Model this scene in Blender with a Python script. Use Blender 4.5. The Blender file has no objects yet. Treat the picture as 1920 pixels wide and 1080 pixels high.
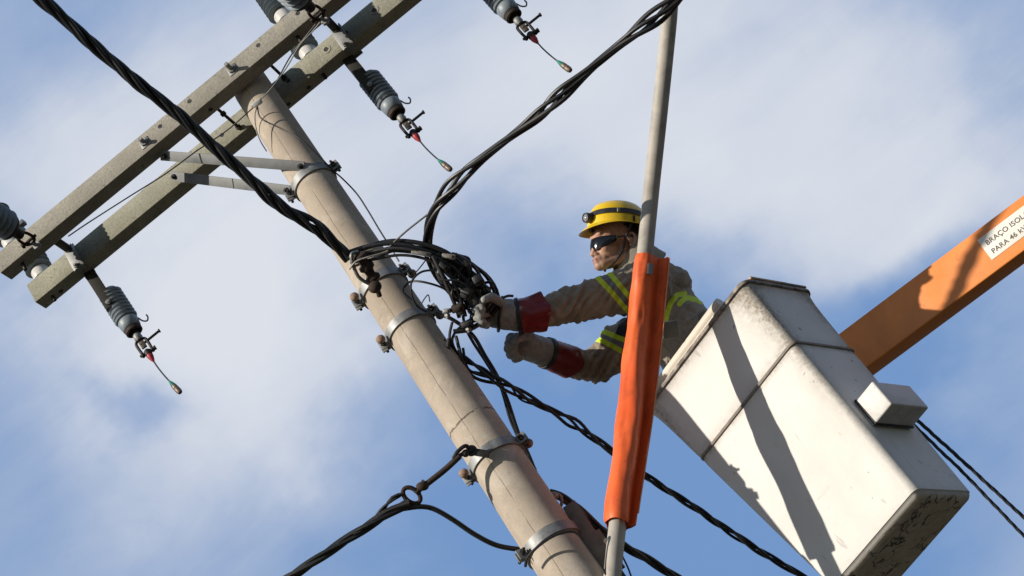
import bpy, bmesh, math, random
from mathutils import Vector as V, Matrix, noise
random.seed(7)
sc = bpy.context.scene
COL = sc.collection

# ------------------------------------------------------------------ frame of reference
# Shapes are designed in metres in a frame whose axes are right / up / back of the
# photographer's view; RW turns that frame into the world (z = true vertical).
FPX = 3600.0
UP = V((-.4784, .6687, -.5692)).normalized()
FW = V((0, 0, -1)); YH = (FW - UP * FW.dot(UP)).normalized(); XH = YH.cross(UP)
RW = Matrix((XH, YH, UP))
CAM = V((0, 0, 1.65))
def ray(px, py): return V((px - 960, 540 - py, -FPX)) / FPX
def P(px, py, z): return ray(px, py) * z
def W(p): return RW @ p + CAM
def onplane(px, py, p0, n):
    r = ray(px, py); return r * (p0.dot(n) / r.dot(n))
def proj(p): return (960 + FPX * p.x / -p.z, 540 - FPX * p.y / -p.z)

# ------------------------------------------------------------------ camera
cd = bpy.data.cameras.new('camera'); cam = bpy.data.objects.new('camera', cd); COL.objects.link(cam)
cam.matrix_world = Matrix.Translation(CAM) @ RW.to_4x4()
cd.sensor_width = 36; cd.lens = 36 * FPX / 1920; cd.clip_start = .05; cd.clip_end = 3000
sc.camera = cam

# ------------------------------------------------------------------ light
LSUN = V((-.968, .166, .1935)).normalized()
sw = (RW @ LSUN).normalized()
sun_el = math.asin(sw.z); sun_az = math.atan2(sw.x, sw.y)
sd = bpy.data.lights.new('sun', 'SUN'); sd.energy = 3.4; sd.angle = math.radians(.53); sd.color = (1, .92, .81)
so = bpy.data.objects.new('sun', sd); COL.objects.link(so)
so.rotation_euler = sw.to_track_quat('Z', 'Y').to_euler()
sc.view_settings.view_transform = 'Standard'; sc.view_settings.look = 'None'
sc.view_settings.exposure = 0.6; sc.view_settings.gamma = 1.0; sc.view_settings.use_curve_mapping = False

world = bpy.data.worlds.new('World'); sc.world = world; world.use_nodes = True
def build_world():
    nt = world.node_tree; nt.nodes.clear(); N = nt.nodes.new; L = nt.links.new
    out = N('ShaderNodeOutputWorld'); bg = N('ShaderNodeBackground'); bg.inputs[1].default_value = .05
    sky = N('ShaderNodeTexSky'); sky.sky_type = 'NISHITA'; sky.sun_disc = False
    sky.sun_elevation = sun_el; sky.sun_rotation = sun_az; sky.altitude = 300; sky.air_density = 1.0; sky.dust_density = .6; sky.ozone_density = 1.5
    hs = N('ShaderNodeHueSaturation'); hs.inputs['Saturation'].default_value = SKY_SAT; hs.inputs['Value'].default_value = SKY_VAL
    L(sky.outputs[0], hs.inputs['Color'])
    L(hs.outputs[0], bg.inputs[0])
    cl = N('ShaderNodeBackground'); cl.inputs[1].default_value = 1.0
    tc = N('ShaderNodeTexCoord')
    def math_(op, a, b=None, clamp=False):
        m = N('ShaderNodeMath'); m.operation = op; m.use_clamp = clamp
        for i, x in enumerate((a, b)):
            if x is None: continue
            if isinstance(x, (int, float)): m.inputs[i].default_value = x
            else: L(x, m.inputs[i])
        return m.outputs[0]
    def noise_(scale, detail, rough, stretch=None, off=(0, 0, 0), dist=0.0):
        mp = N('ShaderNodeMapping'); mp.inputs['Location'].default_value = off
        L(tc.outputs['Generated'], mp.inputs[0])
        if stretch:
            d, s = stretch
            q = (RW @ d.normalized()).to_track_quat('X', 'Z').to_matrix().inverted().to_euler()
            mp.vector_type = 'POINT'
            mp.inputs['Rotation'].default_value = q
            mp2 = N('ShaderNodeMapping'); mp2.inputs['Scale'].default_value = (s, 1, 1); L(mp.outputs[0], mp2.inputs[0]); mp = mp2
        n = N('ShaderNodeTexNoise'); n.inputs['Scale'].default_value = scale; n.inputs['Detail'].default_value = detail
        n.inputs['Roughness'].default_value = rough; n.inputs['Distortion'].default_value = dist
        L(mp.outputs[0], n.inputs['Vector']); return n.outputs['Fac']
    n1 = noise_(5.5, 7, .52, (V((.86, .5, 0)), .45), (3.1, 1.2, .4), .3)
    n2 = noise_(17, 9, .66, (V((.80, .6, 0)), .20), (0, 2, 0), .6)
    dens = math_('ADD', math_('MULTIPLY', math_('SUBTRACT', n1, .5), 1.3), math_('MULTIPLY', math_('SUBTRACT', n2, .5), .9))
    # warp the lookup direction a little so that the cloud masses get ragged borders
    wv = N('ShaderNodeTexNoise'); wv.inputs['Scale'].default_value = 9; wv.inputs['Detail'].default_value = 5
    L(tc.outputs['Generated'], wv.inputs['Vector'])
    wsub = N('ShaderNodeVectorMath'); wsub.operation = 'SUBTRACT'; L(wv.outputs['Color'], wsub.inputs[0]); wsub.inputs[1].default_value = (.5, .5, .5)
    wsc = N('ShaderNodeVectorMath'); wsc.operation = 'SCALE'; L(wsub.outputs[0], wsc.inputs[0]); wsc.inputs['Scale'].default_value = .16
    wad = N('ShaderNodeVectorMath'); wad.operation = 'ADD'; L(tc.outputs['Generated'], wad.inputs[0]); L(wsc.outputs[0], wad.inputs[1])
    for (px, py, rad, amt) in CLOUDS:
        d = (RW @ ray(px, py)).normalized()
        dp = N('ShaderNodeVectorMath'); dp.operation = 'DISTANCE'; L(wad.outputs[0], dp.inputs[0]); dp.inputs[1].default_value = d
        mr = N('ShaderNodeMapRange'); mr.interpolation_type = 'SMOOTHSTEP'
        mr.inputs['From Min'].default_value = rad / FPX; mr.inputs['From Max'].default_value = 0; mr.inputs['To Min'].default_value = 0; mr.inputs['To Max'].default_value = amt
        L(dp.outputs['Value'], mr.inputs['Value'])
        dens = math_('ADD', dens, mr.outputs[0])
    mr = N('ShaderNodeMapRange'); mr.interpolation_type = 'SMOOTHSTEP'
    mr.inputs['From Min'].default_value = -1.0; mr.inputs['From Max'].default_value = 1.05
    mr.inputs['To Min'].default_value = 0; mr.inputs['To Max'].default_value = .97
    L(dens, mr.inputs['Value'])
    # thick middles are brighter and whiter than the veils
    cr = N('ShaderNodeMapRange'); cr.inputs['From Min'].default_value = .2; cr.inputs['From Max'].default_value = 1.5
    cr.inputs['To Min'].default_value = 0; cr.inputs['To Max'].default_value = 1; L(dens, cr.inputs['Value'])
    mc = N('ShaderNodeMix'); mc.data_type = 'RGBA'; L(cr.outputs[0], mc.inputs['Factor'])
    mc.inputs[6].default_value = (.345, .388, .475, 1); mc.inputs[7].default_value = (.485, .505, .545, 1)
    L(mc.outputs[2], cl.inputs[0])
    # the cloud bank stands in this part of the sky only
    axis = (RW @ V((.35, .25, -.90))).normalized()
    dd = N('ShaderNodeVectorMath'); dd.operation = 'DISTANCE'; L(tc.outputs['Generated'], dd.inputs[0]); dd.inputs[1].default_value = axis
    me = N('ShaderNodeMapRange'); me.inputs['From Min'].default_value = 1.12; me.inputs['From Max'].default_value = .80
    L(dd.outputs['Value'], me.inputs['Value'])
    fac = math_('MULTIPLY', mr.outputs[0], me.outputs[0], True)
    mx = N('ShaderNodeMixShader'); L(fac, mx.inputs[0]); L(bg.outputs[0], mx.inputs[1]); L(cl.outputs[0], mx.inputs[2])
    L(mx.outputs[0], out.inputs[0])
    # thin haze brightens the clear blue in the same part of the sky
    hz = N('ShaderNodeBackground'); hz.inputs[0].default_value = (.118, .214, .402, 1); m0 = N('ShaderNodeMixShader')
    L(math_('MULTIPLY', me.outputs[0], .92), m0.inputs[0]); L(bg.outputs[0], m0.inputs[1]); L(hz.outputs[0], m0.inputs[2]); L(m0.outputs[0], mx.inputs[1])
SKY_SAT, SKY_VAL = 1.0, 1.0
CLOUDS = [(1450, 520, 130, .35), (1600, 440, 140, .4), (1750, 350, 150, .45), (1880, 270, 150, .4), (260, 330, 520, .9), (300, 700, 420, .8), (520, 560, 480, .7), (900, 200, 620, .75), (1350, 150, 560, .75),
          (640, 900, 330, .1), (1150, 330, 420, .35), (1500, 330, 330, .5), (1800, 200, 330, .55), (100, 50, 260, -.35), (30, 230, 150, -.15),
          (190, 745, 110, -.8), (30, 850, 260, -.25), (1000, 900, 560, -1.15), (1450, 900, 600, -1.0), (1760, 640, 330, -.9), (650, 1050, 300, -.3), (1900, 700, 200, .25), (1640, 530, 150, -.55), (1740, 440, 120, -.2),
          (1850, 780, 120, .35), (300, 1000, 260, .2), (1650, 150, 300, .2)]
build_world()

# ------------------------------------------------------------------ materials
def new_mat(name):
    m = bpy.data.materials.new(name); m.use_nodes = True
    nt = m.node_tree; b = nt.nodes['Principled BSDF']
    return m, nt, b
def ramp(nt, src, stops):
    r = nt.nodes.new('ShaderNodeValToRGB'); nt.links.new(src, r.inputs[0])
    e = r.color_ramp.elements
    while len(e) < len(stops): e.new(.5)
    for i, (p, c) in enumerate(stops):
        e[i].position = p; e[i].color = (*c, 1)
    return r.outputs[0]
def nz(nt, scale, detail=5, rough=.55, coord='Object', stretch=(1, 1, 1), dist=0):
    tc = nt.nodes.new('ShaderNodeTexCoord'); mp = nt.nodes.new('ShaderNodeMapping'); mp.inputs['Scale'].default_value = stretch
    nt.links.new(tc.outputs[coord], mp.inputs[0])
    n = nt.nodes.new('ShaderNodeTexNoise'); n.inputs['Scale'].default_value = scale; n.inputs['Detail'].default_value = detail
    n.inputs['Roughness'].default_value = rough; n.inputs['Distortion'].default_value = dist
    nt.links.new(mp.outputs[0], n.inputs['Vector']); return n.outputs['Fac']
def mixc(nt, f, a, b, mode='MIX'):
    m = nt.nodes.new('ShaderNodeMix'); m.data_type = 'RGBA'; m.blend_type = mode
    for i, x in ((0, f), (6, a), (7, b)):
        if isinstance(x, (int, float)): m.inputs[i].default_value = x
        elif isinstance(x, tuple): m.inputs[i].default_value = (*x, 1)
        else: nt.links.new(x, m.inputs[i])
    return m.outputs[2]
def mth(nt, op, a, b=None, c=None, clamp=False):
    m = nt.nodes.new('ShaderNodeMath'); m.operation = op; m.use_clamp = clamp
    for i, x in enumerate((a, b, c)):
        if x is None: continue
        if isinstance(x, (int, float)): m.inputs[i].default_value = x
        else: nt.links.new(x, m.inputs[i])
    return m.outputs[0]
def maprange(nt, x, a, b, c=0., d=1., smooth=False):
    m = nt.nodes.new('ShaderNodeMapRange'); nt.links.new(x, m.inputs[0])
    if smooth: m.interpolation_type = 'SMOOTHSTEP'
    for i, v in enumerate((a, b, c, d)): m.inputs[i + 1].default_value = v
    return m.outputs[0]
def bump(nt, b, h, strength=.3, dist=.002):
    n = nt.nodes.new('ShaderNodeBump'); n.inputs['Strength'].default_value = strength; n.inputs['Distance'].default_value = dist
    nt.links.new(h, n.inputs['Height']); nt.links.new(n.outputs[0], b.inputs['Normal'])
def simple(name, c1, c2, scale=20, rough=.6, metal=0., bs=.2, bd=.001, detail=6, lo=.3, hi=.7, spec=.5, stretch=(1, 1, 1)):
    m, nt, b = new_mat(name)
    n = nz(nt, scale, detail, .6, stretch=stretch)
    nt.links.new(ramp(nt, n, [(lo, c1), (hi, c2)]), b.inputs['Base Color'])
    b.inputs['Roughness'].default_value = rough; b.inputs['Metallic'].default_value = metal
    b.inputs['Specular IOR Level'].default_value = spec
    n2 = nz(nt, scale * 3.1, 5, .6, stretch=stretch); bump(nt, b, n2, bs, bd)
    rr = maprange(nt, n, .3, .7, max(rough - .1, .05), min(rough + .12, 1)); nt.links.new(rr, b.inputs['Roughness'])
    return m
MT = {}
def pole_mat():
    m, nt, b = new_mat('pole_concrete')
    tc = nt.nodes.new('ShaderNodeTexCoord'); sp = nt.nodes.new('ShaderNodeSeparateXYZ'); nt.links.new(tc.outputs['Object'], sp.inputs[0])
    big = nz(nt, 2.2, 6, .6, stretch=(1, 1, .45)); mid = nz(nt, 14, 6, .65); fine = nz(nt, 160, 3, .6)
    c = ramp(nt, big, [(.32, (.34, .28, .215)), (.5, (.435, .365, .287)), (.7, (.50, .425, .338))])
    c = mixc(nt, maprange(nt, mid, .45, .75), c, (.36, .31, .26), 'MIX')
    c = mixc(nt, maprange(nt, fine, .35, .7, 0, .35), c, (.27, .235, .2))
    c = mixc(nt, maprange(nt, nz(nt, 3.2, 9, .75, dist=.8), .52, .60, 0, .45), c, (.56, .50, .43))
    c = mixc(nt, maprange(nt, nz(nt, 5.5, 9, .78, dist=1.4), .60, .66, 0, .5), c, (.25, .215, .18))
    streak = nz(nt, 9, 5, .6, stretch=(1, 1, .06))
    c = mixc(nt, maprange(nt, streak, .56, .75, 0, .5), c, (.30, .25, .2))
    # mould seam running up the shaft
    ang = mth(nt, 'ARCTAN2', sp.outputs[1], sp.outputs[0])
    wob = mth(nt, 'MULTIPLY', mth(nt, 'SUBTRACT', nz(nt, 6, 5, .7, stretch=(.01, .01, 1)), .5), .14)
    da = mth(nt, 'ABSOLUTE', mth(nt, 'ADD', mth(nt, 'SUBTRACT', ang, SEAM), wob))
    brk = maprange(nt, nz(nt, 7, 3, .5, stretch=(.01, .01, 1)), .38, .5)
    seam = mth(nt, 'MULTIPLY', maprange(nt, da, .028, .006), brk, clamp=True)
    c = mixc(nt, mth(nt, 'MULTIPLY', seam, .5), c, (.11, .085, .065))
    # hairline crack round the shaft and a paler repaired collar under it
    wz = mth(nt, 'MULTIPLY', mth(nt, 'SUBTRACT', nz(nt, 9, 6, .75), .5), .055)
    dz = mth(nt, 'ABSOLUTE', mth(nt, 'ADD', mth(nt, 'SUBTRACT', sp.outputs[2], CRACK), wz))
    cbr = maprange(nt, nz(nt, 22, 3, .5), .40, .5)
    crack = mth(nt, 'MULTIPLY', maprange(nt, dz, .0065, .001), cbr, clamp=True)
    c = mixc(nt, mth(nt, 'MULTIPLY', crack, .9), c, (.06, .05, .04))
    nt.links.new(c, b.inputs['Base Color']); b.inputs['Roughness'].default_value = .93; b.inputs['Specular IOR Level'].default_value = .25
    h = mth(nt, 'ADD', mth(nt, 'MULTIPLY', fine, .25), mth(nt, 'MULTIPLY', mid, 1.0))
    h = mth(nt, 'SUBTRACT', h, mth(nt, 'ADD', seam, crack)); bump(nt, b, h, .5, .0025)
    return m
def arm_mat(name, tint):
    m, nt, b = new_mat(name)
    big = nz(nt, 5, 6, .6); fine = nz(nt, 120, 4, .7); sp_ = nz(nt, 60, 3, .5)
    k = tint
    c = ramp(nt, big, [(.3, (.27 * k[0], .26 * k[1], .21 * k[2])), (.7, (.40 * k[0], .38 * k[1], .32 * k[2]))])
    c = mixc(nt, maprange(nt, fine, .38, .62, 0, .6), c, (.20 * k[0], .20 * k[1], .155 * k[2]))
    c = mixc(nt, maprange(nt, sp_, .62, .72, 0, .6), c, (.11, .11, .085))
    c = mixc(nt, maprange(nt, nz(nt, 8, 5, .7), .58, .72, 0, .5), c, (.42, .38, .27))
    c = mixc(nt, 1.0, c, (1.02, 1.05, 1.13), 'MULTIPLY'); nt.links.new(c, b.inputs['Base Color']); b.inputs['Roughness'].default_value = .95; b.inputs['Specular IOR Level'].default_value = .2
    bump(nt, b, mth(nt, 'ADD', fine, mth(nt, 'MULTIPLY', sp_, 1.5)), .5, .002)
    return m
def bucket_mat():
    m, nt, b = new_mat('bucket_fibreglass')
    at = nt.nodes.new('ShaderNodeAttribute'); at.attribute_name = 'grime'
    big = nz(nt, 3, 6, .6); fine = nz(nt, 90, 4, .7); mid = nz(nt, 22, 7, .7)
    c = ramp(nt, big, [(.3, (.66, .635, .60)), (.7, (.73, .71, .675))])
    g = mth(nt, 'MULTIPLY', at.outputs['Fac'], maprange(nt, mid, .30, .62, .45, 1.9), clamp=True)
    g = mth(nt, 'MULTIPLY', g, maprange(nt, fine, .3, .65, .35, 1.15), clamp=True)
    c = mixc(nt, g, c, (.27, .232, .185))
    sc_ = maprange(nt, nz(nt, 5, 8, .75, dist=1.5), .645, .665, 0, .5)
    c = mixc(nt, sc_, c, (.47, .44, .39))
    c = mixc(nt, maprange(nt, nz(nt, 1.6, 7, .7, stretch=(1, 1, .35)), .45, .75, 0, .55), c, (.50, .465, .41))
    c = mixc(nt, maprange(nt, nz(nt, 16, 3, .5, stretch=(1, 1, .12), dist=2.5), .70, .72, 0, .5), c, (.36, .33, .29))
    c = mixc(nt, maprange(nt, nz(nt, 30, 2, .4), .74, .77, 0, .8), c, (.25, .22, .19))
    a2 = nt.nodes.new('ShaderNodeAttribute'); a2.attribute_name = 'under'
    # scratched, flaking grey-brown underside
    vo = nt.nodes.new('ShaderNodeTexVoronoi'); vo.feature = 'DISTANCE_TO_EDGE'; vo.inputs['Scale'].default_value = 6.5
    tc = nt.nodes.new('ShaderNodeTexCoord'); wn = nt.nodes.new('ShaderNodeTexNoise'); wn.inputs['Scale'].default_value = 12; wn.inputs['Detail'].default_value = 7
    nt.links.new(tc.outputs['Object'], wn.inputs['Vector'])
    vm = nt.nodes.new('ShaderNodeVectorMath'); vm.operation = 'MULTIPLY_ADD'; vm.inputs[1].default_value = (.22, .22, .22)
    nt.links.new(wn.outputs['Color'], vm.inputs[0]); nt.links.new(tc.outputs['Object'], vm.inputs[2]); nt.links.new(vm.outputs[0], vo.inputs['Vector'])
    crk = mth(nt, 'MULTIPLY', maprange(nt, vo.outputs['Distance'], .05, .0), maprange(nt, nz(nt, 5, 3, .5), .42, .54), clamp=True)
    uc = ramp(nt, mid, [(.3, (.50, .43, .345)), (.6, (.70, .62, .52))])
    uc = mixc(nt, crk, uc, (.012, .01, .01))
    c = mixc(nt, a2.outputs['Fac'], c, uc)
    nt.links.new(c, b.inputs['Base Color'])
    b.inputs['Roughness'].default_value = .6; b.inputs['Specular IOR Level'].default_value = .3
    nt.links.new(maprange(nt, g, 0, 1, .58, .92), b.inputs['Roughness'])
    bump(nt, b, mth(nt, 'ADD', mth(nt, 'MULTIPLY', big, 4), mth(nt, 'MULTIPLY', mid, .25)), .22, .006)
    return m
def fabric_mat(name, c1, c2):
    m, nt, b = new_mat(name)
    c = ramp(nt, nz(nt, 13, 6, .65), [(.3, c1), (.7, c2)])
    c = mixc(nt, maprange(nt, nz(nt, 7, 6, .7, dist=1.), .5, .62, 0, .55), c, tuple(x * .62 for x in c1))  # broad dark mottle painted into the cloth colour, imitating patches of sun and shade
    weave = nz(nt, 380, 2, .5); c = mixc(nt, maprange(nt, weave, .3, .7, 0, .3), c, tuple(x * .6 for x in c1))
    def attr(n):
        a = nt.nodes.new('ShaderNodeAttribute'); a.attribute_name = n; return a.outputs['Fac']
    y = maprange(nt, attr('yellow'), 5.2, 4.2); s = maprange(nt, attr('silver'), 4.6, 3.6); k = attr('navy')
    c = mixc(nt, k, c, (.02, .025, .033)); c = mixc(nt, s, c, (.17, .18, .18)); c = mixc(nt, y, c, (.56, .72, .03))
    nt.links.new(c, b.inputs['Base Color']); b.inputs['Roughness'].default_value = .88
    b.inputs['Sheen Weight'].default_value = .2
    w = nz(nt, 26, 4, .6, dist=.6)
    bump(nt, b, mth(nt, 'ADD', mth(nt, 'MULTIPLY', weave, .12), w), .55, .006)
    return m
def skin_mat():
    m, nt, b = new_mat('skin')
    c = ramp(nt, nz(nt, 30, 5, .6), [(.3, (.44, .235, .155)), (.7, (.56, .32, .22))])
    a = nt.nodes.new('ShaderNodeAttribute'); a.attribute_name = 'beard'
    c = mixc(nt, mth(nt, 'MULTIPLY', a.outputs['Fac'], maprange(nt, nz(nt, 500, 2, .6), .35, .6, .35, .9)), c, (.12, .075, .055))
    a2 = nt.nodes.new('ShaderNodeAttribute'); a2.attribute_name = 'lip'; c = mixc(nt, a2.outputs['Fac'], c, (.30, .12, .09))
    nt.links.new(c, b.inputs['Base Color']); b.inputs['Roughness'].default_value = .52
    b.inputs['Subsurface Weight'].default_value = .05; b.inputs['Subsurface Radius'].default_value = (.01, .004, .002)
    bump(nt, b, nz(nt, 260, 3, .6), .15, .0008)
    return m
def cable_mat(name, c1, c2, rough=.42):
    m, nt, b = new_mat(name)
    c = ramp(nt, nz(nt, 9, 6, .65), [(.35, c1), (.72, c2)])
    c = mixc(nt, maprange(nt, nz(nt, 60, 4, .6), .6, .75, 0, .4), c, (.10, .095, .085))
    nt.links.new(c, b.inputs['Base Color']); b.inputs['Roughness'].default_value = rough
    bump(nt, b, nz(nt, 120, 4, .6), .2, .0006)
    return m

# ------------------------------------------------------------------ mesh helpers
def frame_of(d, hint=None):
    d = d.normalized(); h = hint or (V((0, 0, 1)) if abs(d.z) < .9 else V((1, 0, 0)))
    a = (h - d * h.dot(d)).normalized(); return a, d.cross(a), d
def crom(pts, n=8):
    pts = [V(p) for p in pts]
    if len(pts) < 3: return pts
    q = [pts[0] * 2 - pts[1]] + pts + [pts[-1] * 2 - pts[-2]]
    out = []
    for i in range(1, len(q) - 2):
        a, b, c, d = q[i - 1:i + 3]
        for k in range(n):
            t = k / n
            out.append(.5 * ((2 * b) + (c - a) * t + (2 * a - 5 * b + 4 * c - d) * t * t + (-a + 3 * b - 3 * c + d) * t ** 3))
    out.append(pts[-1]); return out
class MB:
    def __init__(s): s.v = []; s.f = []
    def add(s, vs, fs):
        o = len(s.v); s.v += [V(x) for x in vs]; s.f += [tuple(i + o for i in f) for f in fs]; return s
    def box(s, c, ax, half, bev=.002, seg=2, taper=None):
        bm = bmesh.new(); bmesh.ops.create_cube(bm, size=2)
        for v in bm.verts: v.co = V((v.co.x * half[0], v.co.y * half[1], v.co.z * half[2]))
        if bev > 0: bmesh.ops.bevel(bm, geom=bm.edges[:], offset=min(bev, min(half) * .9), segments=seg, profile=.5, affect='EDGES')
        bm.verts.index_update()
        vs = [c + ax[0] * v.co.x + ax[1] * v.co.y + ax[2] * v.co.z for v in bm.verts]
        s.add(vs, [tuple(v.index for v in f.verts) for f in bm.faces]); bm.free(); return s
    def bar(s, a, b, w, t, hint, bev=.0015):
        a = V(a); b = V(b); x, y, z = frame_of(b - a, hint)   # x = hint side (thickness), y = width
        return s.box((a + b) / 2, (x, y, z), (t / 2, w / 2, (b - a).length / 2), bev)
    def tube(s, pts, r, seg=10, cap=True, hint=None):
        n = len(pts); rr = r if isinstance(r, (list, tuple)) else [r] * n
        T = [(pts[min(i + 1, n - 1)] - pts[max(i - 1, 0)]).normalized() for i in range(n)]
        a, b, _ = frame_of(T[0], hint); vs = []
        for i in range(n):
            a = (a - T[i] * a.dot(T[i])).normalized(); b = T[i].cross(a)
            for k in range(seg):
                t = 2 * math.pi * k / seg; vs.append(pts[i] + (a * math.cos(t) + b * math.sin(t)) * rr[i])
        fs = [(i * seg + k, i * seg + (k + 1) % seg, (i + 1) * seg + (k + 1) % seg, (i + 1) * seg + k) for i in range(n - 1) for k in range(seg)]
        if cap: fs += [tuple(range(seg))[::-1], tuple((n - 1) * seg + k for k in range(seg))]
        return s.add(vs, fs)
    def lathe(s, o, d, prof, seg=24, hint=None, sc2=(1, 1), closed=False):
        a, b, d = frame_of(d, hint); vs = []
        for (r, h) in prof:
            for k in range(seg):
                t = 2 * math.pi * k / seg; vs.append(o + d * h + (a * math.cos(t) * sc2[0] + b * math.sin(t) * sc2[1]) * max(r, 1e-5))
        n = len(prof); m = n if closed else n - 1
        fs = [(i * seg + k, i * seg + (k + 1) % seg, ((i + 1) % n) * seg + (k + 1) % seg, ((i + 1) % n) * seg + k) for i in range(m) for k in range(seg)]
        if not closed:
            if prof[0][0] > 1e-4: fs.append(tuple(range(seg))[::-1])
            if prof[-1][0] > 1e-4: fs.append(tuple((n - 1) * seg + k for k in range(seg)))
        return s.add(vs, fs)
    def cyl(s, a, b, r, seg=16, ch=.0008):
        L_ = (b - a).length; ch = min(ch, r * .4, L_ * .3)
        return s.lathe(a, b - a, [(r - ch, 0), (r, ch), (r, L_ - ch), (r - ch, L_)], seg)
    def hexnut(s, a, d, r, h):
        return s.lathe(a, d, [(r * .92, 0), (r, h * .12), (r, h * .88), (r * .9, h)], 6)
    def ell(s, c, ax, rad, seg=20, rings=12):
        vs = []; fs = []
        for i in range(1, rings):
            p = math.pi * i / rings
            for k in range(seg):
                t = 2 * math.pi * k / seg
                vs.append(c + ax[0] * rad[0] * math.sin(p) * math.cos(t) + ax[1] * rad[1] * math.sin(p) * math.sin(t) + ax[2] * rad[2] * math.cos(p))
        n = rings - 1; t0 = len(vs); vs += [c + ax[2] * rad[2], c - ax[2] * rad[2]]
        for i in range(n - 1):
            for k in range(seg): fs.append((i * seg + k, (i + 1) * seg + k, (i + 1) * seg + (k + 1) % seg, i * seg + (k + 1) % seg))
        for k in range(seg):
            fs.append((t0, k, (k + 1) % seg)); fs.append((t0 + 1, (n - 1) * seg + (k + 1) % seg, (n - 1) * seg + k))
        return s.add(vs, fs)
    def ball(s, c, r, seg=16): return s.ell(c, (V((1, 0, 0)), V((0, 1, 0)), V((0, 0, 1))), (r, r, r), seg, 10)
    def capsule(s, a, b, ra, rb, seg=16):
        a = V(a); b = V(b); d = b - a; L_ = d.length; prof = []
        for i in range(6): t = math.pi / 2 * i / 5; prof.append((ra * math.sin(t), -ra * math.cos(t)))
        for i in range(6): t = math.pi / 2 * i / 5; prof.append((rb * math.cos(t), L_ + rb * math.sin(t)))
        return s.lathe(a, d, prof, seg)
    def chain(s, pts, rs, seg=16):
        for i in range(len(pts) - 1): s.capsule(pts[i], pts[i + 1], rs[i], rs[i + 1], seg)
        return s
    def mesh(s, name, M, sharp=35, world_=True):
        inv = M.inverted(); me = bpy.data.meshes.new(name)
        vs = [inv @ (W(v) if world_ else v) for v in s.v]
        me.from_pydata([tuple(v) for v in vs], [], s.f); me.validate(); me.update()
        bm = bmesh.new(); bm.from_mesh(me); bmesh.ops.recalc_face_normals(bm, faces=bm.faces[:]); bm.to_mesh(me); bm.free()
        me.polygons.foreach_set('use_smooth', [True] * len(me.polygons)); me.set_sharp_from_angle(angle=math.radians(sharp))
        return me
def dirty(base, c_dirt, amt=.5, sc1=4, sc2=30):
    nt = base.node_tree; b = nt.nodes['Principled BSDF']; src = b.inputs['Base Color'].links[0].from_socket
    c = mixc(nt, maprange(nt, nz(nt, sc1, 8, .72, dist=1.2), .48, .78, 0, amt), src, c_dirt)
    c = mixc(nt, maprange(nt, nz(nt, sc2, 3, .5), .70, .75, 0, amt), c, c_dirt)
    nt.links.new(c, b.inputs['Base Color']); return base
MATS = {}
def tag(o, label=None, cat=None, group=None, kind=None):
    if label: o['label'] = label
    if cat: o['category'] = cat
    if group: o['group'] = group
    if kind: o['kind'] = kind
    return o
def thing(name, label, cat, org, group=None, ax=None, kind=None):
    """An Empty at the base of a thing; ax = its own x, y, z axes in the design frame."""
    o = bpy.data.objects.new(name, None); o.empty_display_size = .1; COL.objects.link(o)
    R = Matrix.Identity(3)
    if ax: R = Matrix([RW @ a for a in ax]).transposed()
    M = Matrix.Translation(W(org)) @ R.to_4x4()
    o.matrix_world = M; MATS[o.name] = M
    return tag(o, label, cat, group, kind)
def part(name, mb, mat, parent, label=None, sharp=35, world_=True):
    M = MATS[parent.name]; me = mb.mesh(name, M, sharp, world_) if isinstance(mb, MB) else mb
    o = bpy.data.objects.new(name, me); COL.objects.link(o); o.parent = parent; MATS[o.name] = M
    if mat: me.materials.clear(); me.materials.append(mat)
    return tag(o, label)
def solo(name, mb, mat, label, cat, org, group=None, kind=None, sharp=35):
    M = Matrix.Translation(W(org)); me = mb.mesh(name, M, sharp); me.materials.append(mat)
    o = bpy.data.objects.new(name, me); COL.objects.link(o); o.matrix_world = M; MATS[o.name] = M
    return tag(o, label, cat, group, kind)
def copy_tree(o, parent=None, M=None):
    c = o.copy(); COL.objects.link(c)
    if parent: c.parent = parent
    if M is not None: c.matrix_world = M; MATS[c.name] = M
    for ch in [x for x in bpy.data.objects if x.parent == o]: copy_tree(ch, c)
    return c
def remeshed(mb, vox, smooth=4, it_f=.5):
    """union of closed volumes -> one continuous skin (design frame)"""
    me = bpy.data.meshes.new('tmp'); me.from_pydata([tuple(v) for v in mb.v], [], mb.f); me.update()
    bm = bmesh.new(); bm.from_mesh(me); bmesh.ops.recalc_face_normals(bm, faces=bm.faces[:]); bm.to_mesh(me); bm.free()
    o = bpy.data.objects.new('tmp', me); COL.objects.link(o)
    r = o.modifiers.new('r', 'REMESH'); r.mode = 'VOXEL'; r.voxel_size = vox
    if smooth: s_ = o.modifiers.new('s', 'SMOOTH'); s_.factor = it_f; s_.iterations = smooth
    dg = bpy.context.evaluated_depsgraph_get(); dg.update()
    m2 = bpy.data.meshes.new_from_object(o.evaluated_get(dg))
    out = MB(); nrm = [V(v.normal) for v in m2.vertices]
    out.v = [V(v.co) for v in m2.vertices]; out.f = [tuple(p.vertices) for p in m2.polygons]
    bpy.data.objects.remove(o); bpy.data.meshes.remove(me); bpy.data.meshes.remove(m2)
    return out, nrm
def set_attr(me, name, vals):
    a = me.attributes.new(name, 'FLOAT', 'POINT'); a.data.foreach_set('value', vals)

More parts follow.
